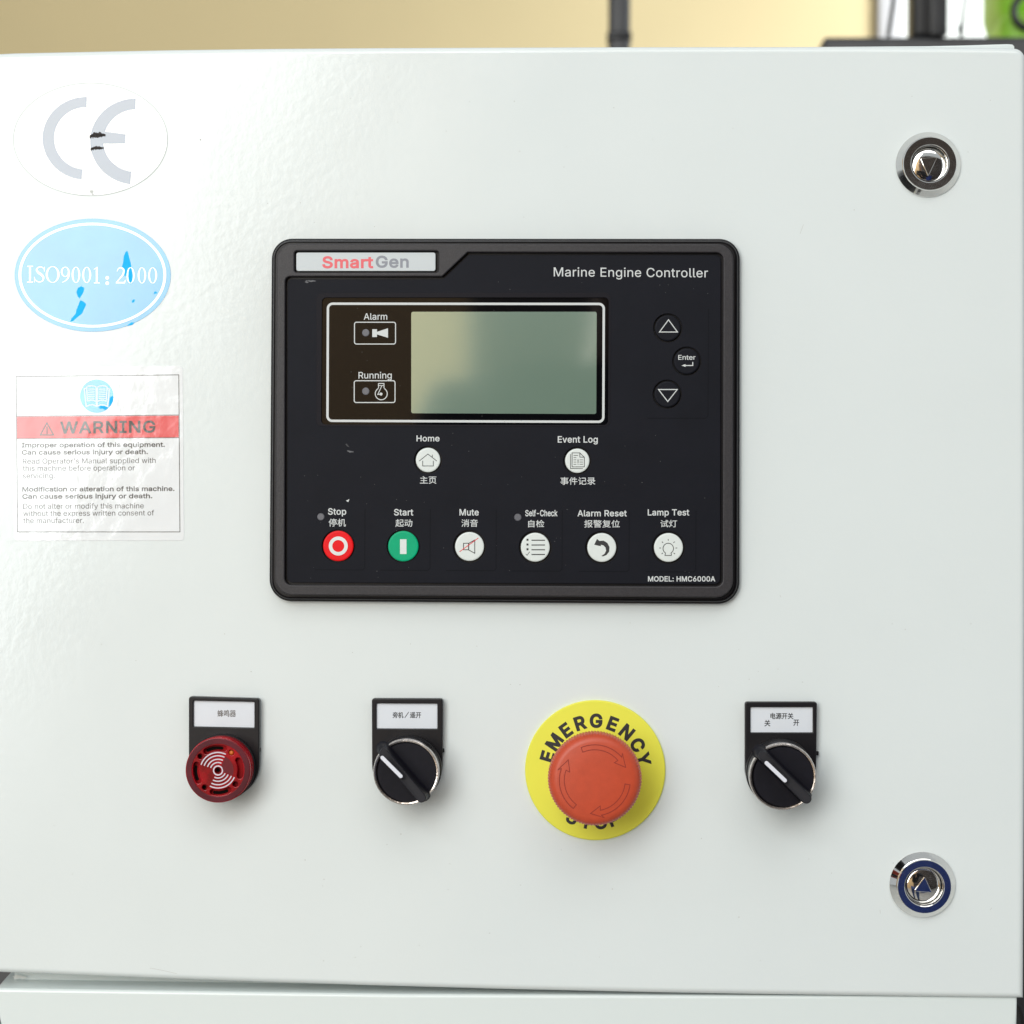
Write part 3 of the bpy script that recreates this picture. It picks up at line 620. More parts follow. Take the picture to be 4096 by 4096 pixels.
def fill(name, glyphs, h, mat, parent, label=None):
    """flat print of several glyphs (each a list of loops in photo pixels), overlaps filled; neighbours a hair apart in height"""
    vs, fs = [], []
    for gi, loops in enumerate(glyphs):
        V, E = [], []
        for l in loops:
            o_ = len(V)
            V += [Vector(a) for a in l]
            E += [(o_ + i, o_ + (i + 1) % len(l)) for i in range(len(l))]
        v, _, f, _, _, _ = delaunay_2d_cdt(V, E, [], 0, 1e-4)
        hh_ = h + 0.45 + 0.12 * (gi % 2)
        o_ = len(vs)
        vs += [pp(a.x, a.y, hh_) for a in v]
        for t_ in f:
            cx_ = sum(v[k].x for k in t_) / len(t_); cy_ = sum(v[k].y for k in t_) / len(t_)
            if winding(cx_, cy_, loops):
                fs.append(tuple(k + o_ for k in t_))
    return mk(name, vs, fs, mat, parent, 0, label=label)


def text(txt, x0, x1, base, cap, h, mat, parent, bold=0.0, name='printed_lettering', base1=None, track=0, label=None):
    """Latin text whose ink runs from x0 to x1 on baseline base (base1 at its right end), capitals cap high"""
    lps = layout(txt, track)
    a = min(p[0] for g in lps for l in g for p in l); z = max(p[0] for g in lps for l in g for p in l)
    kx = (x1 - x0 - 2 * bold) / (z - a)
    ky = (cap - 2 * bold) / 509.0
    base1 = base if base1 is None else base1
    out_ = []
    for g in lps:
        gg = []
        for l in g:
            q = []
            for (x, y) in l:
                X = x0 + bold + (x - a) * kx
                q.append((X, base + (base1 - base) * (X - x0) / (x1 - x0) - bold - y * ky))
            gg.append(grow(q, bold))
        out_.append(gg)
    return fill(name, out_, h, mat, parent, label=label or ('lettering reading "%s"' % txt))


def hanzi(txt, x0, x1, y0, y1, h, mat, parent, bold=0.0, name='printed_lettering', dy=0):
    lps = layout(txt)
    a = min(p[0] for g in lps for l in g for p in l); z = max(p[0] for g in lps for l in g for p in l)
    lo = min(p[1] for g in lps for l in g for p in l); hi = max(p[1] for g in lps for l in g for p in l)
    out_ = [[grow([(x0 + (x - a) * (x1 - x0) / (z - a), y1 + dy * (x - a) / (z - a) - (y - lo) * (y1 - y0) / (hi - lo)) for x, y in l], bold) for l in g] for g in lps]
    return fill(name, out_, h, mat, parent, label='lettering reading "%s"' % txt)


def vstroke(pts, wds, n=8):
    """smooth stroke of varying width through pts"""
    P_ = [Vector(p) for p in pts]
    c, ww = [], []
    m = len(P_)
    for i in range(m - 1):
        p0 = P_[max(i - 1, 0)]; p1 = P_[i]; p2 = P_[i + 1]; p3 = P_[min(i + 2, m - 1)]
        for j in range(n + (1 if i == m - 2 else 0)):
            t = j / n
            c.append(0.5 * ((2 * p1) + (p2 - p0) * t + (2 * p0 - 5 * p1 + 4 * p2 - p3) * t * t + (3 * p1 - p0 - 3 * p2 + p3) * t ** 3))
            ww.append(wds[i] * (1 - t) + wds[i + 1] * t)
    A, B = [], []
    for i in range(len(c)):
        d = c[min(i + 1, len(c) - 1)] - c[max(i - 1, 0)]
        d.normalize()
        nn = Vector((-d.y, d.x)) * (ww[i] / 2)
        A.append(tuple(c[i] + nn)); B.append(tuple(c[i] - nn))
    return [A + B[::-1]]


def blob(cx, cy, rx, ry, seed, n=28, rough=0.25):
    rn = random.Random(seed)
    k = [rn.uniform(1 - rough, 1 + rough) for _ in range(n)]
    k = [(k[i - 1] + 2 * k[i] + k[(i + 1) % n]) / 4 for i in range(n)]
    return [(cx + rx * k[i] * math.cos(2 * math.pi * i / n), cy + ry * k[i] * math.sin(2 * math.pi * i / n)) for i in range(n)]


# ---------------------------------------------------------------- the setting behind
def quad(name, pts, mat, parent=None):
    return mk(name, pts, [tuple(range(len(pts)))], mat, parent, 0)


fl = box('floor', (0, 1.0, -1.35), (14, 14, 0.1), floor_grey)
fl['kind'] = 'structure'

HB = -2.5 / S
wx = pp(3506, 100, HB).x
t = thing('hall_wall', 'beige painted hall wall out of focus behind the cabinet', 'wall', (-1.5, 2.5, -1.3))
box('wall_panel', ((-4.5 + wx) / 2, 2.55, 0.2), (wx + 4.5, 0.1, 3.0), beige_wall, t, 0.004)
box('wall_trim', (wx + 0.020, 2.53, 0.2), (0.038, 0.08, 3.0), P('trim_grey', (0.55, 0.53, 0.52), 0.6), t, 0.004)
t = thing('far_wall', 'bright white wall seen through the dark steel frame', 'wall', (2.4, 4.2, -1.3))
box('wall_panel', (2.6, 4.3, 0.2), (5.0, 0.1, 3.0), far_white, t)

# square steel post
hp = -1.8 / S
a_ = pp(2434, 100, hp); b_ = pp(2521, 100, hp)
t = thing('steel_post', 'dark grey steel post rising behind the cabinet in front of the beige wall', 'post', ((a_.x + b_.x) / 2, 1.8, -1.3))
box('post', ((a_.x + b_.x) / 2, 1.82, 0.1), (b_.x - a_.x, 0.04, 2.8), steel_dark, t, 0.006)
zc = pp(2480, 142, hp).z
box('collar', ((a_.x + b_.x) / 2, 1.82, zc), (b_.x - a_.x + 0.004, 0.046, 0.010), steel_black, t, 0.003)

# dark frame on the right
hf = -1.4 / S
def fx(px, py=60):
    return pp(px, py, hf)
t = thing('equipment_rack', 'black steel equipment rack standing behind the cabinet top right', 'rack', (0.75, 1.4, -1.3))
z1 = fx(3600, 146).z
x0 = fx(3292).x
box('top_rail', (x0 + 0.4, 1.45, z1 - 0.045), (0.8, 0.10, 0.09), steel_dark, t, 0.005)
u0, u1 = fx(3655).x, fx(3788).x
box('upright', ((u0 + u1) / 2, 1.43, z1 + 0.4), (u1 - u0, 0.05, 0.8), steel_black, t, 0.006)
box('upright', ((u0 + u1) / 2 + 0.008, 1.40, z1 + 0.4), ((u1 - u0) * 0.55, 0.012, 0.8), steel_dark, t, 0.003)
tube('stay_rod', [fx(3553, 146), fx(3575, 0), fx(3640, -420)], 0.0024, steel_black, t)
tube('hanging_cable', [fx(3846, 146), fx(3842, 112), fx(3850, 90), fx(3855, 40), fx(3864, -20), fx(3868, -200)],
     [0.002, 0.0034, 0.0018, 0.0016, 0.0016, 0.0016], steel_black, t)
tube('leg', [fx(3300, 160) + Vector((0.012, 0.05, 0)), Vector((fx(3300).x + 0.012, 1.45, -1.3))], 0.012, steel_black, t)
tube('leg', [fx(4600, 160) + Vector((0.012, 0.05, 0)), Vector((fx(4600).x + 0.012, 1.45, -1.3))], 0.012, steel_black, t)

# green machine with a black ring
hg = -1.75 / S
t = thing('green_machine', 'bright green machine cover with a black ring at the top right corner', 'machine', (pp(4100, 60, hg).x, 1.75, -1.3))
g0 = pp(4012, 152, hg); g1 = pp(4260, 40, hg)
box('cover', ((g0.x + g1.x) / 2, 1.86, (g0.z + g1.z) / 2 - 0.02), (g1.x - g0.x, 0.2, g1.z - g0.z + 0.045), green_paint, t, 0.015)
box('stand', ((g0.x + g1.x) / 2, 1.86, g0.z - 0.7), (0.08, 0.1, 1.3), steel_black, t, 0.005)
rc = pp(4128, 42, hg)
box('dome', (rc.x + 0.02, 1.87, rc.z + 0.035), (0.10, 0.16, 0.09), green_paint, t, 0.03)
ring = [(rc.x + 0.021 * math.cos(a * math.pi / 16), 1.755, rc.z + 0.021 * math.sin(a * math.pi / 16)) for a in range(33)]
tube('black_ring', ring, 0.0045, steel_black, t)

# dark machine frame below and beside the cabinet, with its cable
hs = -0.16 / S
t = thing('machine_skid', 'dark steel machine frame behind the lower edges of the cabinet', 'frame', (0, 0.3, -1.3))
box('side_plate', (0.1, 0.42, -0.62), (1.5, 0.02, 1.2), steel_dark, t, 0.004)
t = thing('black_cable', 'black cable curving down beside the bottom right corner of the cabinet', 'cable', pp(4080, 4040, hs))
tube('cable', [pp(3990, 4020, hs), pp(4060, 4016, hs), pp(4078, 4030, hs), pp(4090, 4070, hs), pp(4097, 4130, hs), pp(4100, 4400, hs)],
     0.0012, steel_black, t)

# ---------------------------------------------------------------- cabinet
cab = thing('control_cabinet', 'white painted steel control cabinet with a hinged door over a lower panel', 'cabinet', pp(2048, 4600, -60))
top = [(-70, 226), (-20, 215), (60, 211), (300, 206), (700, 198), (1100, 193), (1500, 190), (2000, 188), (2500, 186.5), (3000, 186),
       (3400, 186), (3800, 188), (4000, 190.5)]
bot = [(-70, 3887), (0, 3890), (300, 3902), (600, 3914), (1024, 3929), (1500, 3944), (2048, 3959), (2600, 3971), (3014, 3978),
       (3600, 3986)]
door_out = rr(top + [(4101, 194), (4101, 700), (4101, 2048), (4099, 3000), (4096, 3600), (4094, 3993)] + bot[::-1],
              [0] * len(top) + [44] + [0] * 200, 8)
RAD = 25
prof = [(0, -170), (0, -RAD)] + [(RAD * (1 - math.cos(R(a))), -RAD * (1 - math.sin(R(a)))) for a in (12, 24, 36, 48, 60, 72, 82, 90)]
door = loft('door', door_out, -10, prof, white_paint, cab, angle=60)
# the cabinet rim seen past the door's top right corner
rim = [(2600, 260), (2600, 191), (3000, 188), (3400, 186), (3700, 184), (3850, 181), (3950, 178), (4030, 175.5), (4050, 177), (4058, 184), (4060, 260)]
shape('rim', [rim], -185, 14, body_paint, cab, bevel=5, seg=3)
bx = pp(2048, 2000, -300)
pa, pb = pp(-60, 300, -300), pp(4040, 3800, -300)
box('shell', ((pa.x + pb.x) / 2, 0.115, (pa.z + pb.z) / 2), (pb.x - pa.x, 0.16, pa.z - pb.z), body_paint, cab, 0.003)
# lower panel
lp_out = [(4, 3953), (300, 3957), (1024, 3968), (2048, 3984), (3000, 3996), (4069, 4003), (4067, 4100), (4062, 4420), (14, 4420), (8, 4100)]
RB = 14
prof = [(-22, -420), (-20, -400), (0, -20 - RB)] + [(RB * (1 - math.cos(R(a))), -20 - RB * (1 - math.sin(R(a)))) for a in (20, 40, 60, 75, 90)]
low = [(-26, 3952), (300, 3957), (1024, 3968), (1600, 3976), (2100, 3978), (3000, 3981), (4069, 3984), (4067, 4100), (4062, 4420), (8, 4420), (3, 4100)]
loft('lower_panel', rr(low, [18, 0, 0, 0, 0, 0, 0, 0, 0, 0, 0], 4), -25, prof, body_paint, cab, angle=60)
# pale plate added behind the gap to lighten it
def xz(x, y):
    v = pp(x, y, -10)
    return (v.x, v.z)
ret = [xz(22, 3895)] + [xz(x, y + 3) for x, y in bot[2:]] + [xz(4040, 3993), xz(4040, 4010)] + [xz(2048, 4000), xz(14, 3990)]
shape('body_return', [ret], -165, 12, body_paint, cab, mapped=True)
# chipped paint at the gap
shape('paint_chip', [blob(74, 3907, 26, 6, 5, rough=0.6)], -150, 2, P('chip', (0.75, 0.75, 0.72), 0.9), cab, label='flaking paint at the left end of the gap')

# scratches on the door
for k, (x_, y_, L_, a) in enumerate([(600, 3872, 110, 12), (3120, 2380, 10, 70), (3960, 3640, 12, -50), (3200, 935, 40, -70), (3520, 3640, 14, 85)]):
    dx, dy_ = math.cos(R(a)) * L_, math.sin(R(a)) * L_
    ink('scratch', line([(x_, y_), (x_ + dx * .5, y_ + dy_ * .45), (x_ + dx, y_ + dy_)], 1.6), 0, P('scratch_grey', (0.55, 0.56, 0.54), 0.6), cab, label='fine scratch in the white paint')
ink('speck', [blob(802, 559, 2, 2.6, 3)], 0, ink_grey, cab, label='dark speck in the white paint')

# ---------------------------------------------------------------- stickers
t = thing('ce_sticker', 'oval white sticker with pale grey CE mark at the top left of the door', 'sticker', pp(362, 560))
t['group'] = 'stickers on the door'
st = shape('film', [ell(362, 557.6, 309, 226, 96)], 1.6, 1.2, film_ce, t, bevel=0.4, seg=1)
q = lambda x, y: (x * .3623, 150 + y * .3623)
ecx, ecy = q(950, 1113)
ink('letter', [band(ecx, ecy, 353 * .3623, 480 * .3623, 89, 264, 40, 345 * .3623, 457 * .3623)], 1.6, ce_glare_grey, t, label='pale grey letter C')
cx, cy = q(1500, 1148)
def el_pt(rx, ry, a):
    return (cx + rx * .3623 * math.cos(R(a)), cy - ry * .3623 * math.sin(R(a)))
A_ = [el_pt(505, 475, 90 + i * (263 - 90) / 40) for i in range(41)]
B_ = [el_pt(360, 335, 262 - i * (262 - 184) / 16) for i in range(17)]
C_ = [el_pt(358, 355, 162 - i * (162 - 91) / 16) for i in range(17)]
ink('letter', [A_ + B_ + [q(1140, 1172), q(1380, 1170), q(1388, 1068), q(1157, 1038)] + C_], 1.6, ce_glare_grey, t, label='pale grey letter E')
rn = random.Random(4)
for k, (x_, y_, w_, h_) in enumerate([(1078, 1080, 88, 46), (1072, 1222, 72, 34)]):
    pts = []
    m = 26
    for i in range(m):
        u = i / (m - 1)
        pts.append(q(x_ - w_ + 2 * w_ * u, y_ - h_ * (0.35 + 0.65 * math.sin(math.pi * min(1, u * 1.1))) * rn.uniform(.6, 1.1) + 10 * (1 - u)))
    for i in range(m):
        u = 1 - i / (m - 1)
        pts.append(q(x_ - w_ + 2 * w_ * u, y_ + h_ * (1 - u * 0.75) * rn.uniform(.45, 1.1)))
    ink('scuff', [pts], 2.2, unglared_black, t, label='dark scuff across the letter E')  # black shapes paint where glare leaves the print dark
ink('scuff', [blob(366, 766, 8, 7, 2), blob(371, 777, 5, 3, 6)], 2.2, P('bubble', (0.62, 0.64, 0.62), 0.9, spec=0.1), t, label='small grey bubble at the lower rim')
ink('rim_line', [ell(362, 557.6, 309, 226, 96), ell(362, 557.6, 306.8, 223.8, 96)], 1.65, P('rim_grey', (0.52, 0.56, 0.55), 0.8, spec=0.1), t)

t = thing('iso_sticker', 'oval light blue sticker lettered ISO9001:2000 in white on the door', 'sticker', pp(371, 1100))
t['group'] = 'stickers on the door'
shape('film', [ell(370.6, 1100.6, 312.6, 226.5, 96)], 1.6, 1.2, film_blue, t, bevel=0.4, seg=1)
iso_white = P('iso_white', (0.86, 0.9, 0.92), 0.2, coat=1, coat_rough=.1)
ink('rim_line', [ell(369.5, 1100.3, 295.5, 209.5, 96), ell(369.5, 1100.3, 284.5, 199.5, 96)], 1.6, iso_white, t, label='white ring inside the rim')
q = lambda x, y: (x * .4141, 800 + y * .4141)
T = lambda pts: [q(*p) for p in pts]
L = []
def serif(x0, x1, y, up=False):
    return T([(x0, y - 5), (x1, y - 5), (x1, y + 5), (x0, y + 5)])
L.append(T([(281, 647), (299, 647), (299, 788), (281, 788)])); L.append(serif(262, 320, 640)); L.append(serif(262, 320, 793))
L += vstroke(T([(427, 672), (405, 648), (372, 650), (354, 672), (370, 700), (400, 722), (420, 750), (408, 782), (375, 792), (345, 775), (332, 748)]),
             [v * .4141 for v in (5, 9, 11, 15, 21, 24, 18, 12, 9, 8, 5)])
L.append(T([(425, 645), (432, 645), (432, 690), (425, 690)])); L.append(T([(330, 742), (337, 742), (337, 796), (330, 796)]))
def oval(x0, x1, y0, y1, tx, ty, n=40):
    c_ = ((x0 + x1) / 2, (y0 + y1) / 2)
    o_ = [(c_[0] + (x1 - x0) / 2 * math.cos(2 * math.pi * i / n), c_[1] + (y1 - y0) / 2 * math.sin(2 * math.pi * i / n)) for i in range(n)]
    i_ = [(c_[0] + ((x1 - x0) / 2 - tx) * math.cos(2 * math.pi * i / n), c_[1] + ((y1 - y0) / 2 - ty) * math.sin(2 * math.pi * i / n)) for i in range(n)]
    return [T(o_), T(i_)]
L += oval(442, 575, 640, 799, 20, 6)
L += oval(588, 672, 645, 742, 16, 6)
L += vstroke(T([(664, 690), (666, 730), (645, 770), (600, 797)]), [v * .4141 for v in (16, 16, 12, 5)])
L += oval(692, 775, 645, 800, 17, 6)
L += oval(795, 880, 646, 801, 17, 6)
def one(x):
    return [T([(x - 9, 655), (x - 4, 648), (x + 9, 645), (x + 9, 797), (x - 9, 797)]), T([(x - 30, 668), (x - 9, 653), (x - 9, 663), (x - 30, 673)]), serif(x - 28, x + 28, 801)]
L += one(935)
L += [T([(1036 + 18 * math.cos(a * .524), y_ + 18 * math.sin(a * .524)) for a in range(12)]) for y_ in (752, 803)]
L += vstroke(T([(1130, 690), (1145, 662), (1172, 655), (1196, 676), (1190, 715), (1160, 755), (1125, 795)]), [v * .4141 for v in (6, 10, 13, 17, 17, 12, 9)])
L.append(T([(1120, 790), (1195, 790), (1210, 772), (1216, 772), (1206, 806), (1120, 806)]))
L += oval(1222, 1300, 650, 806, 17, 6)
L += oval(1330, 1412, 650, 806, 17, 6)
L += oval(1432, 1518, 650, 806, 17, 6)
# each glyph is its own print so that touching strokes stay filled
def prints(name, groups, h, mat, parent, label):
    vs, fs = [], []
    base = wloc(parent)
    for gi, g in enumerate(groups):
        LL = [[(p.x * KM, p.z * KM) for p in (pp(x, y, h + .45) for x, y in lp)] for lp in g]
        v_, f_ = curve_geo(LL)
        o_ = len(vs)
        vs += [Vector((v.x / KM, -(h + .45 + .12 * (gi % 3)) * S, v.y / KM)) for v in v_]
        fs += [tuple(i + o_ for i in f) for f in f_]
    return mk(name, vs, fs, mat, parent, 0, label=label)
groups = []
i = 0
for n_ in (1, 1, 1, 1, 1, 1, 2, 2, 1, 2, 2, 1, 1, 1, 1, 1, 1, 1, 2, 2, 2):
    groups.append(L[i:i + n_]); i += n_
prints('printed_lettering', groups, 1.6, iso_white, t, 'white serif lettering reading "ISO9001:2000"')
for pts in ([(1230, 490), (1240, 520), (1250, 560), (1268, 632), (1272, 680), (1290, 760), (1285, 800), (1262, 812), (1240, 790), (1222, 730), (1205, 735), (1188, 690), (1178, 648), (1190, 600), (1195, 545), (1212, 505)],
            [(785, 832), (815, 850), (808, 885), (790, 920), (768, 952), (750, 930), (738, 890), (752, 850)],
            [(775, 968), (805, 978), (833, 1010), (810, 1060), (790, 1100), (750, 1130), (710, 1165), (678, 1180), (690, 1145), (730, 1100), (738, 1060), (755, 1020)],
            [(1276, 970), (1300, 958), (1303, 975), (1290, 992), (1272, 990)],
            [(1488, 892), (1500, 882), (1522, 896), (1502, 904), (1490, 914)],
            [(1240, 1202), (1270, 1182), (1298, 1184), (1280, 1205), (1230, 1218)]):
    ink('wear_patch', [T(pts)], 1.28, unglared_blue, t, label='deeper blue worn patch')  # glare-free spots of the film, painted as deeper blue shapes

# ---------------------------------------------------------------- warning label
t = thing('warning_label', 'square white warning label with blue book symbol and red band on the door', 'label', pp(393, 1812))
t['group'] = 'stickers on the door'
q = lambda x, y: (x * .4141, 1400 + y * .4141)
shape('film', [rr([q(128, 165), q(1765, 155), q(1778, 1840), q(140, 1842)], 14)], 1.6, 1.2, film_white, t, bevel=0.4, seg=1)
B0 = [q(155, 257), q(1727, 240), q(1738, 1757), q(170, 1757)]
H = 1.6
ink('border_line', line(B0, 2.8, True), H, film_black, t, label='thin black frame line')
ink('red_band', [[q(163, 645), q(1725, 634), q(1726, 843), q(165, 853)]], H, film_red, t)
ink('divider_line', line([q(158, 640), q(1727, 628)], 2.6), H, film_black, t)
ink('divider_line', line([q(160, 856), q(1728, 847)], 2.6), H, film_black, t)
disc = ink('blue_disc', [ell(*q(935, 446), 67, 67, 48)], H, film_disc, t, label='light blue disc with an open book symbol')
bk = lambda x, y: (300 + x * .10351, 1480 + y * .10351)
book = []
for sgn in (-1, 1):
    m_ = lambda x, y: bk(845 + sgn * (x - 845), y)
    book.append(line([m_(860, 660), m_(940, 625), m_(1050, 610), m_(1180, 625), m_(1245, 665), m_(1225, 900), m_(1205, 1190), m_(1090, 1165), m_(990, 1170), m_(880, 1205)], 4.6))
    book.append(line([m_(1250, 700), m_(1330, 735), m_(1300, 1050), m_(1255, 1410), m_(1130, 1355), m_(1000, 1345), m_(855, 1395), m_(865, 1000), m_(870, 680)], 5.2))
    for j in range(6):
        book.append(line([m_(925, 745 + j * 72), m_(1185, 735 + j * 72)], 3.2))
prints('book_symbol', book, H + .5, book_white, t, 'white open book drawn on the disc')
ink('wear_patch', [[bk(1370, 1040), bk(1450, 1000), bk(1480, 1060), bk(1460, 1220), bk(1390, 1350), bk(1310, 1430), bk(1315, 1300), bk(1340, 1130)]], H + .7, unglared_blue, t, label='deeper blue patch at the rim of the disc')  # deeper blue paints the breaks in the disc's glare
ink('wear_patch', [[bk(920, 1450), bk(980, 1390), bk(1120, 1385), bk(1270, 1440), bk(1230, 1520), bk(1170, 1550), bk(1080, 1490), bk(960, 1500)]], H + .7, unglared_blue, t, label='deeper blue patch at the bottom of the disc')
prints('warning_triangle', [line([q(453, 704), q(390, 820), q(517, 820)], 4.6, True), line([q(454, 738), q(454, 810)], 4.6)], H + .5, film_black, t, 'warning triangle outline')
text('WARNING', *[v * .4141 for v in (580, 1500)], q(0, 809)[1], 49, H + .5, film_black, t, bold=1.8, base1=q(0, 799)[1], track=30)
for (s_, x0_, x1_, b0_, b1_, c_, bo_) in (
    ('Improper operation of this equipment.', 208, 1592, 942, 936, 46, .75), ('Can cause serious injury or death.', 210, 1428, 1012, 1006, 46, .75),
    ("Read Operator's Manual supplied with", 220, 1503, 1100, 1091, 50, 0), ('this machine before operation or', 220, 1302, 1168, 1163, 50, 0), ('servicing.', 220, 528, 1240, 1238, 50, 0),
    ('Modification or alteration of this machine.', 215, 1685, 1368, 1362, 46, .75), ('Can cause serious injury or death.', 215, 1470, 1438, 1432, 46, .75),
    ('Do not alter or modify this machine', 224, 1388, 1535, 1529, 50, 0), ('without the express written consent of', 224, 1488, 1604, 1597, 50, 0), ('the manufacturer.', 225, 810, 1673, 1670, 50, 0)):
    text(s_, x0_ * .4141, x1_ * .4141, q(0, b0_)[1], c_ * .4141, H, film_black, t, bold=bo_, base1=q(0, b1_)[1])

# ---------------------------------------------------------------- engine controller
t = ctl = thing('engine_controller', 'black engine controller with LCD screen and round buttons in the middle of the door', 'controller', pp(2018, 1685))
O = rr([(1087, 954), (2960, 955), (2958, 2417), (1077, 2405)], [82, 82, 88, 88], 12)
loft('housing', O, 30, [(0, 0), (0, 26), (2, 31), (7, 33), (9, 35), (9, 44), (11, 49), (15, 50), (17, 48), (18, 44), (21, 44), (21, 60)], black_satin, ctl, cap=True, angle=25)
K = 0.5176
faceC = [(1151, 1117), (1772, 1117), (1874, 1020), (2883, 1020), (2881, 2336), (1148, 2330)]
face = rr(faceC, [16, 3, 6, 22, 22, 22], 6)
grooveC = rr([(1141, 1106), (1768, 1106), (1870, 1009), (2893, 1010), (2891, 2346), (1138, 2340)], [20, 4, 8, 28, 28, 28], 6)
bz_out = rr([(1108, 975), (2934, 976), (2932, 2390), (1100, 2380)], [66, 66, 70, 70], 12)
logo_hole = rr([(1177, 1003), (1755, 1003), (1755, 1090), (1177, 1090)], 12)
shape('bezel', [bz_out, grooveC, logo_hole], 88, 40, black_textured, ctl, bevel=4.5, seg=3)
HF = 76
btns = [('up', 2671, 1312, 52, 58), ('enter', 2747, 1445, 52, 58), ('down', 2669, 1577, 52, 58), ('home', 1712, 1840, 49, 56), ('log', 2309, 1843, 49, 56),
        ('stop', 1353, 2184, 61, 66), ('start', 1613, 2185, 61, 66), ('mute', 1878, 2186, 58, 66), ('check', 2141, 2189, 58, 66), ('reset', 2407, 2190, 58, 66), ('lamp', 2674, 2190, 58, 66)]
win = rr([(1286, 1189), (2437, 1189), (2434, 1702), (1283, 1700)], 18)
holes = [win] + [ell(x, y, r1, n=48) for _, x, y, r0_, r1 in btns] + [ell(1283, 2067, 15.5, n=24), ell(2071, 2069, 15.5, n=24)]
shape('faceplate', [face] + holes, HF, 14, face_navy, ctl, bevel=1.2, seg=2)
shape('window_surround', [rr([(1265, 1171), (2444, 1171), (2441, 1706), (1265, 1706)], 24), rr([(1288, 1190), (2435, 1190), (2432, 1700), (1285, 1698)], 18)], HF + 1.2, 2,
      P('surround', (0.007, 0.006, 0.010), 0.5, spec=0.15), ctl, bevel=0.8, seg=1)
# embossed lines round the keys
def emb(pts):
    return ink('embossed_line', line(rr(pts, 0) if False else pts, 2.6), HF, face_line, ctl)
emb([(2590, 1673), (2822, 1673), (2832, 1664), (2834, 1235)])
for xr in (1459, 1720, 1984, 2248, 2516, 2783):
    yo = (xr - 1459) * 0.006
    emb([(xr - 200, 2279 + yo), (xr - 9, 2280 + yo), (xr, 2272 + yo), (xr + 1, 2035 + yo)])

lg = shape('logo_plate', [rr([(1185, 1010), (1742, 1010), (1742, 1084), (1185, 1084)], 9)], 80, 16, plate_grey, ctl, bevel=1.5)
text('Smart', 1289, 1493, 1073, 48, 80, logo_red, lg, bold=2.3, track=18)
text('Gen', 1503, 1635, 1071, 48, 80, logo_grey, lg, bold=2.1, track=22)

dw = shape('display_window', [rr([(1280, 1186), (2440, 1186), (2437, 1704), (1280, 1704)], 16)], 68, 6, glass_black, ctl)
HW = 68
fr = rr([(1307, 1210), (2420, 1211), (2418, 1692), (1305, 1688)], 24, 8)
ink('frame_line', [fr, inset(fr, 9.5)], HW, print_white, dw, label='pale rounded frame line')
shape('lcd_screen', [rr([(1645, 1247), (2387, 1247), (2385, 1656), (1645, 1653)], 8)], HW + 1.0, 0.8, lcd, dw, label='blank grey green LCD screen')
def indicator(x0, y0, x1, y1):
    f = rr(box4(x0, y0, x1, y1), 10)
    return ink('indicator_frame', [f, inset(f, 3.8)], HW, print_white, dw)
indicator(1416, 1287, 1584, 1378); indicator(1415, 1521, 1582, 1612)
text('Alarm', 1455, 1549, 1279, 26, HW, print_white, dw, bold=.3)
text('Running', 1434, 1567, 1514, 26, HW, print_white, dw, bold=.3)
for y in (1331, 1565):
    lathe('indicator_lamp', 1463, y, HW, [(14.5, HW - 1), (14.5, HW + 1), (12, HW + 2)], led_grey, dw, n=24)
prints('horn_symbol', [[box4(1489, 1317, 1508, 1348)], [[(1506, 1328), (1552, 1313), (1552, 1351), (1506, 1337)]]], HW, print_white, dw, 'white horn symbol')
c48 = ell(1525, 1575, 24, n=40, a0=118, a1=422)
prints('engine_symbol', [line(c48, 3.4), line([(1514, 1552), (1514, 1534), (1536, 1534), (1536, 1552)], 3.2), line([(1513, 1542), (1537, 1542)], 2.5),
                         line([(1527, 1544), (1511, 1578), (1520, 1578)], 3), [ell(1524, 1576, 6, n=16)]], HW, print_white, dw, 'white engine symbol')

bmat = {'stop': button_red, 'start': button_green}
lab = {'up': 'black up arrow button', 'enter': 'black Enter button', 'down': 'black down arrow button', 'home': 'white Home button', 'log': 'white Event Log button',
       'stop': 'red Stop button', 'start': 'green Start button', 'mute': 'white Mute button', 'check': 'white Self-Check button', 'reset': 'white Alarm Reset button', 'lamp': 'white Lamp Test button'}
B = {}
for k, x, y, r0_, r1 in btns:
    m = face_navy if k in ('up', 'enter', 'down') else bmat.get(k, button_white)
    hb = 76 if k in ('up', 'enter', 'down') else 77
    # the key stands in a dark ring-shaped gap
    B[k] = lathe('button', x, y, hb, [(r0_, 58), (r0_, hb - 4), (r0_ - 1, hb - 1.6), (r0_ - 3, hb - .4), (r0_ - 6, hb)], m, ctl, n=64, label=lab[k])
HK = 76.2
def sym(k, groups, mat=print_black, h=None, name='button_symbol'):
    return prints(name, groups, (76 if k in ('up', 'enter', 'down') else 77) if h is None else h, mat, B[k], None)
sym('up', [line([(2674, 1279), (2638, 1328), (2710, 1328)], 3.6, True)], print_white)
sym('down', [line([(2634, 1558), (2709, 1558), (2671, 1606)], 3.6, True)], print_white)
text('Enter', 2713, 2782, 1439, 19, 76, print_white, B['enter'], bold=.3)
sym('enter', [line([(2771, 1448), (2771, 1462), (2736, 1462)], 3.6), [[(2726, 1462), (2742, 1456.5), (2742, 1467.5)]]], print_white)
h_ = lambda x, y: (1050 + x * K, 1650 + y * K)
e_ = lambda x, y: (2000 + x * K, 1650 + y * K)
sym('home', [line([h_(1211, 375), h_(1278, 321), h_(1347, 375)], 2.6), line([h_(1238, 373), h_(1238, 413), h_(1320, 413), h_(1320, 373)], 2.6), line([h_(1312, 326), h_(1312, 346)], 2.6)])
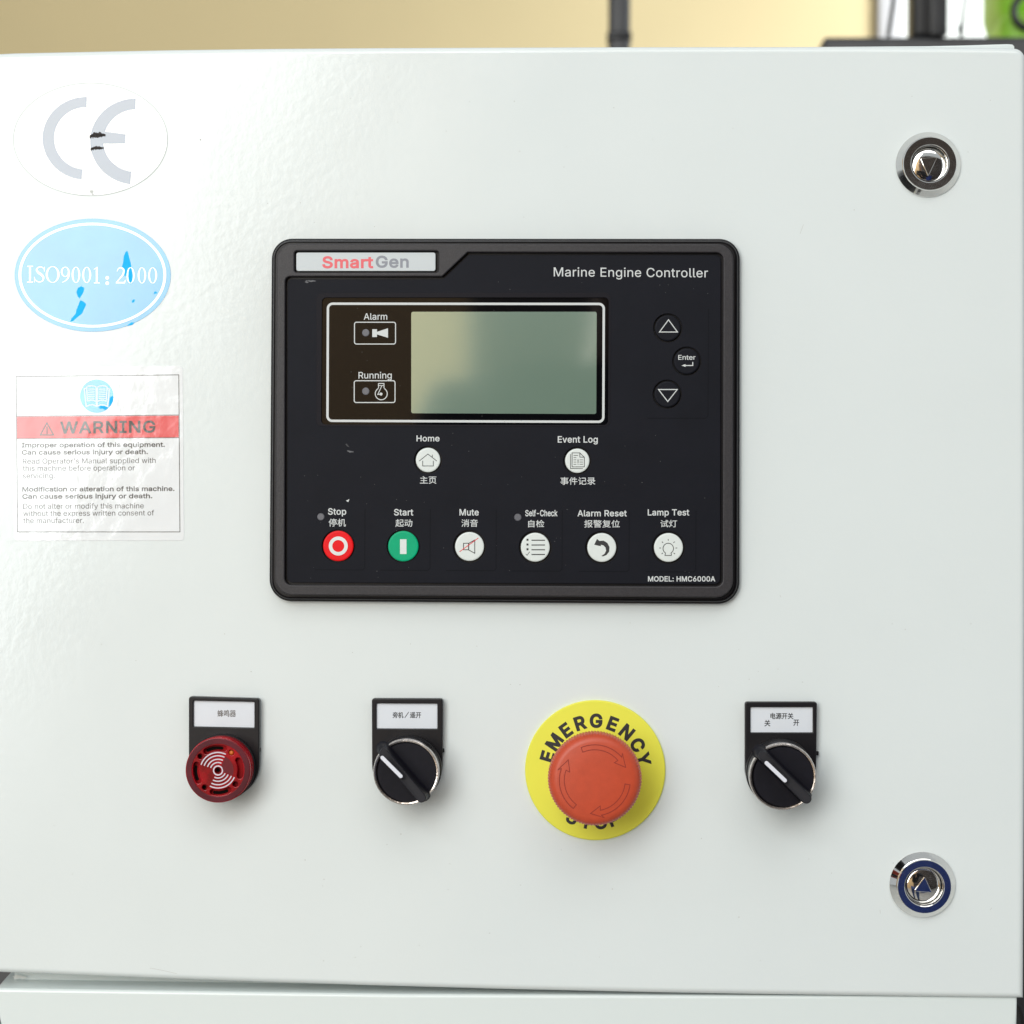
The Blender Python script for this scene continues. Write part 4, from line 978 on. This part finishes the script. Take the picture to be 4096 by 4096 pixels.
ev = [line([e_(557, 312), e_(617, 312), e_(652, 347), e_(652, 420), e_(557, 420)], 2.6, True), line([e_(545, 322), e_(545, 433), e_(640, 433)], 2.4),
      line([e_(617, 312), e_(617, 345), e_(650, 345)], 2.6), line([e_(603, 362), e_(603, 390)], 3), line([e_(603, 396), e_(603, 403)], 3)]
for j in range(5):
    y_ = 332 + j * 17
    ev.append(line([e_(568, y_), e_(590 if j else 604, y_)], 2.2))
    if j > 1:
        ev.append(line([e_(615, y_), e_(642, y_)], 2.2))
sym('log', ev)
sym('stop', [[ell(1353, 2184, 38, n=48), ell(1353, 2184, 24, n=48)]], button_white)
sym('start', [[box4(1600, 2157, 1626, 2216)]], button_white)
sym('mute', [line([(1854, 2173), (1874, 2173), (1874, 2199), (1854, 2199)], 3, True), line([(1875, 2173), (1899, 2160), (1899, 2213), (1875, 2200)], 3, True)])
sym('mute', [line([(1838, 2207), (1913, 2152)], 2.8)], print_red, 77.4, 'red_slash')
sc_ = []
for j, y_ in enumerate((2161, 2180, 2199, 2218)):
    sc_.append(line([(2126, y_), (2180, y_)], 4))
    if j < 3:
        sc_.append([box4(2106, y_ - 6, 2114, y_ + 2)])
sc_.append(line([(2103, 2216), (2108, 2221), (2119, 2207)], 2.2))
sym('check', sc_)
rs = [(728, 1022), (750, 976), (768, 993), (800, 990), (830, 1008), (846, 1040), (843, 1076), (822, 1102), (795, 1112), (783, 1109), (808, 1092), (820, 1068), (815, 1042), (798, 1026), (777, 1022), (782, 1034)]
sym('reset', [[[e_(*p) for p in rs]]])
bl = ell(2673, 2194, 21, n=36, a0=-58, a1=238)
lm = [line([(2686, 2222)] + bl + [(2660, 2222), (2686, 2222)][0:1] + [(2686, 2222)], 2.8)]
for a in (0, 45, 90, 135, 180, 222, -42):
    u = (math.cos(R(a)), -math.sin(R(a)))
    lm.append(line([(2673 + u[0] * 29, 2192 + u[1] * 29), (2673 + u[0] * 36, 2192 + u[1] * 36)], 2.8))
sym('lamp', lm)
for x, y in ((1283, 2067), (2071, 2069)):
    lathe('status_lamp', x, y, 74, [(15, 62), (15, 73), (12, 75)], led_grey, ctl, n=32)
W = print_white
text('Marine Engine Controller', 2215, 2832, 1105.5, 36, HF, W, ctl, bold=.15, base1=1109.5, track=12)
for (s_, x0_, x1_, b_, c_) in (('Home', 1666, 1758, 1765.5, 24), ('Event Log', 2231, 2391, 1770.5, 26), ('Stop', 1312, 1385, 2059, 26), ('Start', 1576, 1653, 2062, 26),
                               ('Mute', 1838, 1915, 2062, 26), ('Self-Check', 2101, 2230, 2065, 25), ('Alarm Reset', 2310, 2507, 2065.5, 25), ('Lamp Test', 2591, 2757, 2062, 25),
                               ('MODEL: HMC6000A', 2592, 2861, 2326, 21)):
    text(s_, x0_, x1_, b_, c_, HF, W, ctl, bold=.65, track=10)
for (s_, x0_, x1_, y0_, y1_) in (('主页', 1680, 1745, 1905, 1935), ('事件记录', 2242, 2381, 1909, 1939), ('停机', 1315, 1383, 2075, 2106), ('起动', 1582, 1649, 2077, 2107),
                                 ('消音', 1846, 1911, 2077, 2107), ('自检', 2113, 2177, 2080, 2109), ('报警复位', 2337, 2479, 2080, 2110), ('试灯', 2642, 2708, 2080, 2109)):
    hanzi(s_, x0_, x1_, y0_, y1_, HF, W, ctl, bold=.25)
# wear on the faceplate
ink('scuff', [blob(1243, 1124, 20, 3.5, 8, rough=.6), blob(1228, 1127, 8, 5, 9, rough=.5)], HF, scuff_pale, ctl, label='pale rubbed mark under the logo plate')
ink('scuff', [blob(1402, 1806, 11, 4, 11, rough=.8)], HF, scuff_pale, ctl, label='small pale scuff')
ink('scuff', [[h_(645, 682), h_(671, 669), h_(663, 693)]], HF, print_white, ctl, label='tiny white chip above the Stop button')
ink('scuff', [[h_(640, 245), h_(650, 240), h_(672, 268), h_(655, 262)]], HF, P('scuff_dim', (0.05, 0.05, 0.055), .7), ctl)

rn = random.Random(12)
def dust(name, box_, n, h, mat, parent, r0, r1, seed):
    rn = random.Random(seed)
    g = [[blob(rn.uniform(box_[0], box_[2]), rn.uniform(box_[1], box_[3]), rn.uniform(r0, r1), rn.uniform(r0, r1) * .7, rn.randint(0, 999), n=8)] for _ in range(n)]
    o = fill(name, g, h, mat, parent, 'fine dust specks')
    o['kind'] = 'stuff'
    return o
dust('dust', (1160, 1720, 2860, 2320), 46, HF, P('dust_grey', (0.10, 0.10, 0.10), .9), ctl, .9, 2.2, 5)
dust('dust', (1900, 1125, 2860, 1180), 10, HF, MATS['dust_grey'], ctl, .9, 2.0, 6)
dust('dust', (1300, 1205, 2410, 1690), 26, HW + 1.2, P('dust_pale', (0.16, 0.16, 0.15), .9), dw, .8, 1.8, 7)
dust('dust', (750, 300, 4050, 930), 22, 0, P('dust_door', (0.45, 0.45, 0.42), .9), cab, 1.2, 2.6, 8)
dust('dust', (60, 2480, 4050, 2760), 20, 0, MATS['dust_door'], cab, 1.2, 2.6, 9)
dust('dust', (60, 3300, 3600, 3860), 26, 0, MATS['dust_door'], cab, 1.2, 3.0, 10)

# ---------------------------------------------------------------- row of devices
def holder(root, c, r, x0, x1, yt0, yt1, winr, base=8):
    """label holder: flat plate with a rounded bottom, a window for the card"""
    cx, cy = c
    arc = [(cx + r * math.cos(R(a)), cy - r * math.sin(R(a))) for a in [-(i * 180 / 40) for i in range(41)]]
    arc = [(min(max(px_, x0), x1), py_) for px_, py_ in arc]
    out_ = rr([(x0, yt0), (x1, yt1)], 0) + arc
    corner = rr([(x0, yt0), (x1, yt1), (x1, cy), (x0, cy)], [10, 10, 0, 0], 5)[:12]
    out_ = corner + arc
    win_ = rr([(winr[0], winr[1]), (winr[2], winr[1] + winr[4]), (winr[2], winr[3] + winr[4]), (winr[0], winr[3])], 3, 3)
    hh = shape('label_holder', [out_, win_], 40, 38, black_satin, root, bevel=4, seg=3)
    card = shape('label_card', [[(winr[0] - 6, winr[1] - 6), (winr[2] + 6, winr[1] - 6), (winr[2] + 6, winr[3] + 6), (winr[0] - 6, winr[3] + 6)]], 30, 6, card_white, hh)
    bx_ = pp(x1 + 1, cy - 55, 14)
    box('clip_tab', (bx_.x, bx_.y, bx_.z), (0.0012, 0.0018, 0.0018), black_satin, hh, 0.0003)
    return hh, card

# buzzer
t = thing('buzzer', 'translucent red round buzzer with white sound arcs under a black label holder', 'buzzer', pp(897, 3050))
hh, card = holder(t, (896, 3054), 141, 755, 1037, 2786, 2794, (774, 2803, 1017, 2906, 5))
hanzi('蜂鸣器', 870, 943, 2840, 2867, 30, ink_grey, hh, bold=.35)
HBZ = 158
lathe('collar', 872, 3081, HBZ, [(128, 40), (134, 42), (134, 60), (130, 64)], black_satin, t)
body = lathe('buzzer_body', 872, 3081, HBZ, [(126, 60), (129, 64), (129, 112), (125, 116), (125, 124), (130, 128), (131, 134)], red_plastic, t)
bc = (872, 3081)
sl = []
def slot(a0, a1, rm=89.5, hw=11.5):
    p = band(bc[0], bc[1], rm - hw, rm + hw, a0, a1, 14)
    e0 = [(bc[0] + rm * math.cos(R(a0)) + hw * math.cos(R(a0 - 180 + a_)), bc[1] - rm * math.sin(R(a0)) - hw * math.sin(R(a0 - 180 + a_))) for a_ in range(20, 180, 20)]
    o_ = ell(bc[0], bc[1], rm + hw, None, 14, a0, a1)
    i_ = ell(bc[0], bc[1], rm - hw, None, 14, a0, a1)[::-1]
    c1 = (bc[0] + rm * math.cos(R(a1)), bc[1] - rm * math.sin(R(a1)))
    c0 = (bc[0] + rm * math.cos(R(a0)), bc[1] - rm * math.sin(R(a0)))
    cap1 = [(c1[0] + hw * math.cos(R(a1 + x)), c1[1] - hw * math.sin(R(a1 + x))) for x in range(20, 180, 20)]
    cap0 = [(c0[0] + hw * math.cos(R(a0 + 180 + x)), c0[1] - hw * math.sin(R(a0 + 180 + x))) for x in range(20, 180, 20)]
    return o_ + cap1 + i_ + cap0
rh = [(142, 90), (53, 88), (232, 87), (-39, 89)]
hole_loops = [slot(75, 122), slot(166, 208), slot(256, 298), slot(-15, 26)] + [ell(bc[0] + r_ * math.cos(R(a)), bc[1] - r_ * math.sin(R(a)), 11, n=24) for a, r_ in rh] + [ell(bc[0], bc[1] + 1, 12.5, n=28)]
fc = shape('buzzer_face', [ell(bc[0], bc[1], 130, n=96)] + hole_loops, HBZ, 24, red_plastic, t, bevel=3.0, seg=3)
shape('slot_floor', [ell(bc[0], bc[1], 118, n=48)], HBZ - 22, 4, red_deep, t)
for k, (a0, a1) in enumerate(((80, 117), (171, 203), (261, 293))):
    ink('slot_opening', [slot(a0, a1, 89.5, 6.5)], HBZ - 22, black_pit, t)
for a, r_ in (rh[0], rh[2]):
    ink('slot_opening', [ell(bc[0] + r_ * math.cos(R(a)), bc[1] - r_ * math.sin(R(a)), 7, n=16)], HBZ - 22, black_pit, t)
ink('slot_opening', [ell(bc[0] + 2, bc[1], 7, n=16)], HBZ - 22, black_pit, t)
lathe('indicator_lamp', bc[0] + 88 * math.cos(R(53)), bc[1] - 88 * math.sin(R(53)), HBZ - 6, [(9, HBZ - 21), (9, HBZ - 9), (6, HBZ - 6), (3, HBZ - 5)], amber, t, n=24)
shape('face_rim', [ell(bc[0], bc[1], 127, n=96), ell(bc[0], bc[1], 106, n=96)], HBZ + 2.5, 3, P('rim_maroon', (0.095, 0.008, 0.018), 0.25, spec=0.35, noise=(60, .4, 2)), t, bevel=1.2, seg=2)
ink('face_centre', [ell(bc[0], bc[1], 62, n=64, a0=-20, a1=62) + [(bc[0] + 14, bc[1] - 20), (bc[0] + 22, bc[1] + 6)]], HBZ, P('centre_maroon', (0.13, 0.005, 0.012), 0.35, spec=.3), t)
sil = P('sound_white', (0.66, 0.60, 0.68), 0.4)
g_ = [[ell(bc[0], bc[1] + 1, 20.5, n=40), ell(bc[0], bc[1] + 1, 15.5, n=40)]]
for r_ in (31, 44, 58, 71):
    g_.append([band(bc[0], bc[1], r_ - 2.3, r_ + 2.3, 64, 162, 24)])
    g_.append([band(bc[0], bc[1], r_ - 2.3, r_ + 2.3, 243, 337, 24)])
prints('sound_arcs', g_, HBZ, sil, fc, 'white concentric sound arcs')

def selector(name_label, cH, rH, x0, x1, yt, winr, ring_c, ring_r, ring_h, disc_r, bar_c, ang, half, bw, stripe, slabel):
    t = thing('selector_switch', name_label, 'switch', pp(cH[0], cH[1]), group='black selector switches on the door')
    hh, card = holder(t, cH, rH, x0, x1, yt[0], yt[1], winr)
    rx = ring_c
    lathe('switch_body', rx[0], rx[1], ring_h, [(ring_r - 6, 40), (ring_r + 3, 42), (ring_r + 3, 74), (ring_r - 2, 80), (ring_r - 2, ring_h - 34), (ring_r - 1, ring_h - 26)], black_satin, t)
    lathe('chrome_ring', rx[0], rx[1], ring_h, [(ring_r, ring_h - 26), (ring_r, ring_h - 7), (ring_r - 2, ring_h - 2), (ring_r - 5, ring_h), (ring_r - 10, ring_h - 1),
                                                (ring_r - 13, ring_h - 5), (ring_r - 14, ring_h - 16)], chrome_worn, t, cap=False)
    lathe('knob_disc', rx[0] + 3, rx[1] + 1, ring_h, [(disc_r, ring_h - 16), (disc_r, ring_h - 5), (disc_r - 2, ring_h - 3)], P('knob_black', (0.006, 0.0055, 0.010), 0.5, spec=0.2, noise=(300, .2, 4)), t)
    # grip bar
    ht = ring_h + 105
    c = pp(bar_c[0], bar_c[1], ht)
    s = sc(bar_c[0], bar_c[1], ht)
    u = Vector((math.cos(R(ang)), -math.sin(R(ang))))
    v = Vector((-u.y, u.x))
    outl = []
    nn = 12
    for i in range(nn + 1):
        a = -90 + 180 * i / nn
        outl.append((half + bw * math.cos(R(a)), bw * math.sin(R(a))))
    for i in range(nn + 1):
        a = 90 + 180 * i / nn
        outl.append((-half + bw * math.cos(R(a)), bw * math.sin(R(a))))
    verts, faces = [], []
    rings = [(1.5, ring_h - 6), (1.12, ring_h + 8), (1.02, ring_h + 30), (0.98, ht - 7), (0.94, ht - 2), (0.84, ht)]
    n = len(outl)
    for k, h in rings:
        for (a, b2) in outl:
            e = (a - math.copysign(half, a) if abs(a) > half else 0)
            aa = math.copysign(min(abs(a), half), a) + e * k
            hh_ = h
            if a < 0:   # pointer end slopes down
                w_ = max(0.0, (-aa - half * 0.93) / (bw + half * 0.07))
                hh_ = h - (h - ring_h) * 0.75 * w_ if h > ring_h else h
                aa -= 0.0 if h >= ht - 20 else 14 * max(0, min(1, (-aa - half + 4) / 8))
            p_ = u * aa * s + v * b2 * k * s
            verts.append(Vector((c.x + p_.x, -hh_ * S, c.z + p_.y)))
    for k in range(len(rings) - 1):
        for i in range(n):
            j = (i + 1) % n
            faces.append((k * n + i, k * n + j, (k + 1) * n + j, (k + 1) * n + i))
    faces.append(tuple(range((len(rings) - 1) * n, len(rings) * n)))
    g = mk('grip', verts, faces, MATS['knob_black'], t, 45)
    (sx0, sy0), (sx1, sy1), sw = stripe
    d = Vector((sx1 - sx0, sy1 - sy0)).normalized()
    nrm = Vector((-d.y, d.x))
    pts = []
    for (ex, ey, s0) in ((sx1, sy1, 0), (sx0, sy0, 180)):
        for i in range(9):
            a = R(90 - 180 * i / 8 + s0)
            o_ = d * math.cos(a) * sw + nrm * math.sin(a) * sw
            pts.append((ex + o_.x, ey + o_.y))
    shape('pointer_stripe', [pts], ht + 1.2, 3, stripe_white, g, bevel=.6, seg=1, label='white pointer stripe')
    return t, hh

t, hh = selector('black selector switch left of the emergency stop, white pointer aimed up left', (1629, 3056), 141, 1487, 1771, (2794, 2795), (1506, 2814, 1749, 2914, 1),
                 (1624, 3089), 132, 180, 118, (1608, 3104), 48.5, 116, 20, ((1529, 3031), (1603, 3105), 7.6), '')
hanzi('旁机', 1571, 1613, 2848, 2872, 30, print_black, hh, bold=.4)
prints('printed_lettering', [line([(1619, 2871), (1635, 2848)], 2.6)], 30, print_black, hh, 'slash')
hanzi('遥开', 1640, 1684, 2848, 2872, 30, print_black, hh, bold=.4)
t, hh = selector('black selector switch at the right end of the row, card lettered with two lines', (3122, 3068), 143, 2980, 3268, (2808, 2808), (3002, 2829, 3251, 2930, 0),
                 (3131, 3107), 135, 205, 120, (3142, 3113), 44, 118, 21, ((3066, 3052), (3140, 3122), 7.8), '')
hanzi('电源开关', 3082, 3173, 2852, 2876, 30, print_black, hh, bold=.45)
hanzi('关', 3058, 3081, 2880, 2905, 30, print_black, hh, bold=.45)
hanzi('开', 3174, 3196, 2879, 2903, 30, print_black, hh, bold=.45)

# emergency stop
t = thing('emergency_stop', 'red mushroom emergency stop button on a round yellow plate', 'button', pp(2380, 3080))
pl = lathe('yellow_plate', 2380.5, 3081, 14, [(280, 0), (281, 8), (280, 12), (276, 14.5), (120, 14.6)], estop_yellow, t, n=128)
pc = (2380.5, 3081)
def arc_text(txt, angs, rbase, cap, flip, bold):
    groups = []
    for ch, a in zip(txt, angs):
        lps = GL[ch][1]
        x0_ = min(p[0] for l in lps for p in l); x1_ = max(p[0] for l in lps for p in l)
        k = cap / 509.0
        u = Vector((math.sin(R(a)), -math.cos(R(a))))            # outward, pixel axes
        if not flip:
            r_ = rbase
            up = u
            rt = Vector((math.cos(R(a)), math.sin(R(a))))
        else:
            r_ = rbase
            up = -u
            rt = Vector((-math.cos(R(a)), -math.sin(R(a))))
        org = Vector(pc) + u * r_
        g = []
        for l in lps:
            g.append(grow([tuple(org + rt * (x - (x0_ + x1_) / 2) * k * 1.02 + up * y * k) for x, y in l], bold))
        groups.append(g)
    return fill('printed_lettering', groups, 14.75, print_black, pl, label='lettering reading "%s"' % txt)
arc_text('EMERGENCY', [-73.8, -55.3, -36, -17.6, 1.1, 20.7, 39.8, 59.2, 77], 173, 50, False, 3.6)
arc_text('STOP', [180 + 25.7, 180 + 9.7, 180 - 6.2, 180 - 20.8], 234, 50, True, 3.0)
HS_ = 313
lathe('stem', 2379, 3121, HS_, [(112, 14), (112, 60), (104, 64), (104, 215)], P('stem_red', (0.35, 0.03, 0.02), 0.45), t, n=64)
prof = [(100, 200), (178, 206), (186, 212), (188, 226), (188, 262), (187, 272), (184, 284), (178, 296), (169, 305), (158, 309.5)]
hd = lathe('mushroom_head', 2379, 3121, HS_, prof + [(150, 311), (60, 313), (0.01, 313.5)], estop_red, t, n=576, knurl=(183, 96, 1.7))
ec = (2379, 3121)
for k in range(3):
    a0 = 112.6 - 120 * k
    ro, ri, rm = 142, 122, 131
    pts = ell(ec[0], ec[1], ro, None, 16, a0, a0 - 72)
    a2 = a0 - 72
    P2 = lambda r_, a: (ec[0] + r_ * math.cos(R(a)), ec[1] - r_ * math.sin(R(a)))
    pts += [P2(154, a2 + 3.5), P2(134, a2 - 18), P2(105, a2 + 1.5)]
    pts += ell(ec[0], ec[1], ri, None, 16, a2, a0 + .5)
    # debossed outline
    lo = line(pts, 2.6, True)
    ink('arrow_outline', lo, HS_ - 0.8 + .2, P('arrow_red', (0.26, 0.02, 0.010), 0.6) if k == 0 else MATS['arrow_red'], hd)

# locks
def lock(label, oc, orad, rc_, rrad, ri, core_c, core_r, tri, tri_ang):
    t = thing('quarter_turn_lock', label, 'lock', pp(oc[0], oc[1]), group='round chrome locks on the right of the door')
    cx, cy = rc_
    s = orad / 130.0
    lathe('escutcheon', oc[0], oc[1], 20, [(orad - 1, 0), (orad + 1, 5), (orad, 8), (rrad + 3, 34), (rrad - 1, 36)], chrome, t, n=128, angle=20, cap=False)
    lathe('ring', cx, cy, 40, [(rrad + 4, 33), (rrad + 2, 39), (rrad, 41), (ri + 2, 41), (ri - 1, 39), (ri - 3, 30), (ri - 8, 8)], chrome, t, n=128, angle=20, cap=False)
    core = lathe('core', core_c[0], core_c[1], 22, [(core_r + 3, 4), (core_r + 3, 13), (core_r, 16), (core_r - 8, 18.5), (core_r - 20, 21), (core_r - 36, 23), (core_r - 52, 24)], chrome, t, n=96, angle=50)
    f = rr(tri, 3, 3)
    c0 = Vector(((tri[0][0] + tri[1][0] + tri[2][0]) / 3, (tri[0][1] + tri[1][1] + tri[2][1]) / 3))
    loft('triangle_pin', f, 34, [(0, 20), (0, 33), (2, 35)], chrome, t)
    return t
lock('upper chrome lock with its triangular pin pointing down', (3715, 656), 130, (3720, 654), 105, 76, (3713, 661), 68, [(3683, 633), (3750, 628), (3713, 706)], 0)
lock('lower chrome lock with its triangular pin pointing up', (3692, 3541), 132, (3698, 3547), 106, 79, (3692, 3542), 69, [(3699, 3507), (3729, 3571), (3657, 3565)], 0)

# ---------------------------------------------------------------- what the glass and chrome mirror: the front wall, the photographer and added props
t = thing('front_wall', 'beige hall wall facing the cabinet, mirrored in the left of its screen', 'wall', (-2.2, -4.0, -1.3))
box('wall_panel', (-2.28, -4.05, 0.3), (4.0, 0.1, 3.3), P('beige_front', (0.66, 0.46, 0.25), 0.8, noise=(2, .05, 4)), t)


def skinned(name, joints, bones, mat, parent, sub=2):
    base = wloc(parent)
    me = bpy.data.meshes.new(name)
    me.from_pydata([tuple(Vector(j[0]) - base) for j in joints], bones, [])
    o = bpy.data.objects.new(name, me)
    col.objects.link(o)
    o.parent = parent
    mod = o.modifiers.new('skin', 'SKIN')
    for i, j in enumerate(joints):
        me.skin_vertices[0].data[i].radius = j[1]
        me.skin_vertices[0].data[i].use_root = (i == 0)
    s2 = o.modifiers.new('sub', 'SUBSURF')
    s2.levels = s2.render_levels = sub
    me.materials.append(mat)
    dg = bpy.context.evaluated_depsgraph_get()
    m2 = bpy.data.meshes.new_from_object(o.evaluated_get(dg))
    for p_ in m2.polygons:
        p_.use_smooth = True
    o.modifiers.clear()
    o.data = m2
    return o


X = 0.05
per = thing('person', 'person in dark shirt and blue jeans holding a camera, facing the cabinet', 'person', (X, -1.45, -1.3))
# head, neck and hands are the body; shirt and jeans cover it
body_j = [((X, -1.45, -0.090), (.12, .09)), ((X, -1.45, 0.090), (.14, .10)), ((X, -1.44, 0.110), (.08, .07)), ((X, -1.42, 0.180), (.055, .055)), ((X, -1.38, 0.240), (.06, .07)), ((X, -1.37, 0.350), (.08, .095)), ((X, -1.38, 0.420), (.05, .06))]
skinned('body', body_j, [(0, 1), (1, 2), (2, 3), (3, 4), (4, 5), (5, 6)], skin, per)
shirt_j = [((X, -1.45, -0.340), (.16, .11)), ((X, -1.45, -0.140), (.16, .115)), ((X, -1.45, 0.070), (.17, .11)), ((X, -1.44, 0.140), (.075, .075)),
           ((X - .19, -1.44, 0.080), (.065, .065)), ((X - .24, -1.32, -0.110), (.05, .05)), ((X - .14, -1.16, 0.020), (.038, .038)),
           ((X + .19, -1.44, 0.080), (.065, .065)), ((X + .26, -1.32, -0.090), (.05, .05)), ((X + .06, -1.16, 0.040), (.038, .038))]
skinned('shirt', shirt_j, [(0, 1), (1, 2), (2, 3), (2, 4), (4, 5), (5, 6), (2, 7), (7, 8), (8, 9)], cloth_dark, per)
jeans_j = [((X, -1.45, -0.38), (.17, .12)), ((X - .10, -1.45, -0.55), (.095, .10)), ((X - .11, -1.46, -0.84), (.065, .07)), ((X - .12, -1.47, -1.24), (.05, .055)),
           ((X + .10, -1.45, -0.55), (.095, .10)), ((X + .11, -1.46, -0.84), (.065, .07)), ((X + .12, -1.47, -1.24), (.05, .055))]
skinned('jeans', jeans_j, [(0, 1), (1, 2), (2, 3), (0, 4), (4, 5), (5, 6)], cloth_jeans, per)
for sx in (-1, 1):
    hx = X + (-.135 if sx < 0 else .055)

    tip = [((hx, -1.15, -0.085), .030), ((hx - sx * .02, -1.12, -0.06), .026)]
    jn = list(tip)
    bn = [(0, 1)]
    for k in range(4):
        a = len(jn)
        jn.append(((hx - sx * .02 - .018 * sx * 0, -1.10 + 0.006 * k, -0.055 + 0.017 * k), .009))
        jn.append(((hx - sx * .045, -1.085, -0.045 + 0.017 * k), .008))
        bn += [(1, a), (a, a + 1)]
    a = len(jn)
    jn.append(((hx - sx * .02, -1.13, -0.095), .010)); bn.append((0, a))
    skinned('hand', [(p_, (r_, r_)) for p_, r_ in jn], bn, skin, per, 1)
skinned('hair', [((X, -1.41, 0.35), (.088, .085)), ((X, -1.40, 0.41), (.085, .085))], [(0, 1)], print_black, per)
for sx in (-1, 1):
    box('shoe', (X + sx * .12, -1.42, -1.27), (.10, .27, .07), steel_black, per, 0.025)
cm = thing('hand_camera', 'black camera held in front of the photographer at chest height', 'camera', (0.0, -1.10, -0.06))
box('camera_body', (-0.0, -1.10, -0.005), (.14, .06, .10), steel_black, cm, 0.01)

t = thing('hall_shutter', 'dark brown shutter in the hall facing the cabinet', 'shutter', (1.3, -4.0, -1.3))  # added slatted panel, darkens what chrome and glass mirror
for k in range(14):
    box('shutter_slat', (1.33, -4.03, -1.2 + k * 0.22), (3.2, 0.03, 0.212), P('shutter_brown', (0.035, 0.024, 0.02), 0.6, noise=(5, .3, 4)) if k == 0 else MATS['shutter_brown'], t, 0.006)
t = thing('blue_drum', 'blue steel drum standing on the hall floor before the shutter', 'drum', (0.74, -3.5, -1.3))  # added prop, gives the lower lock its blue reflection
v_, f_ = [], []
prof = [(.28, 0), (.29, .01), (.29, .3), (.30, .31), (.29, .32), (.29, .6), (.30, .61), (.29, .62), (.29, .88), (.295, .9), (.28, .9), (.275, .88)]
for (r_, z_) in prof:
    for i in range(48):
        a = 2 * math.pi * i / 48
        v_.append(Vector((0.74 + r_ * math.cos(a), -3.5 + r_ * math.sin(a), -1.3 + z_)))
for k in range(len(prof) - 1):
    for i in range(48):
        f_.append((k * 48 + i, k * 48 + (i + 1) % 48, (k + 1) * 48 + (i + 1) % 48, (k + 1) * 48 + i))
f_.append(tuple(range((len(prof) - 1) * 48, len(prof) * 48)))
mk('drum_shell', v_, f_, P('drum_blue', (0.003, 0.022, 0.15), 0.4), t, 30)
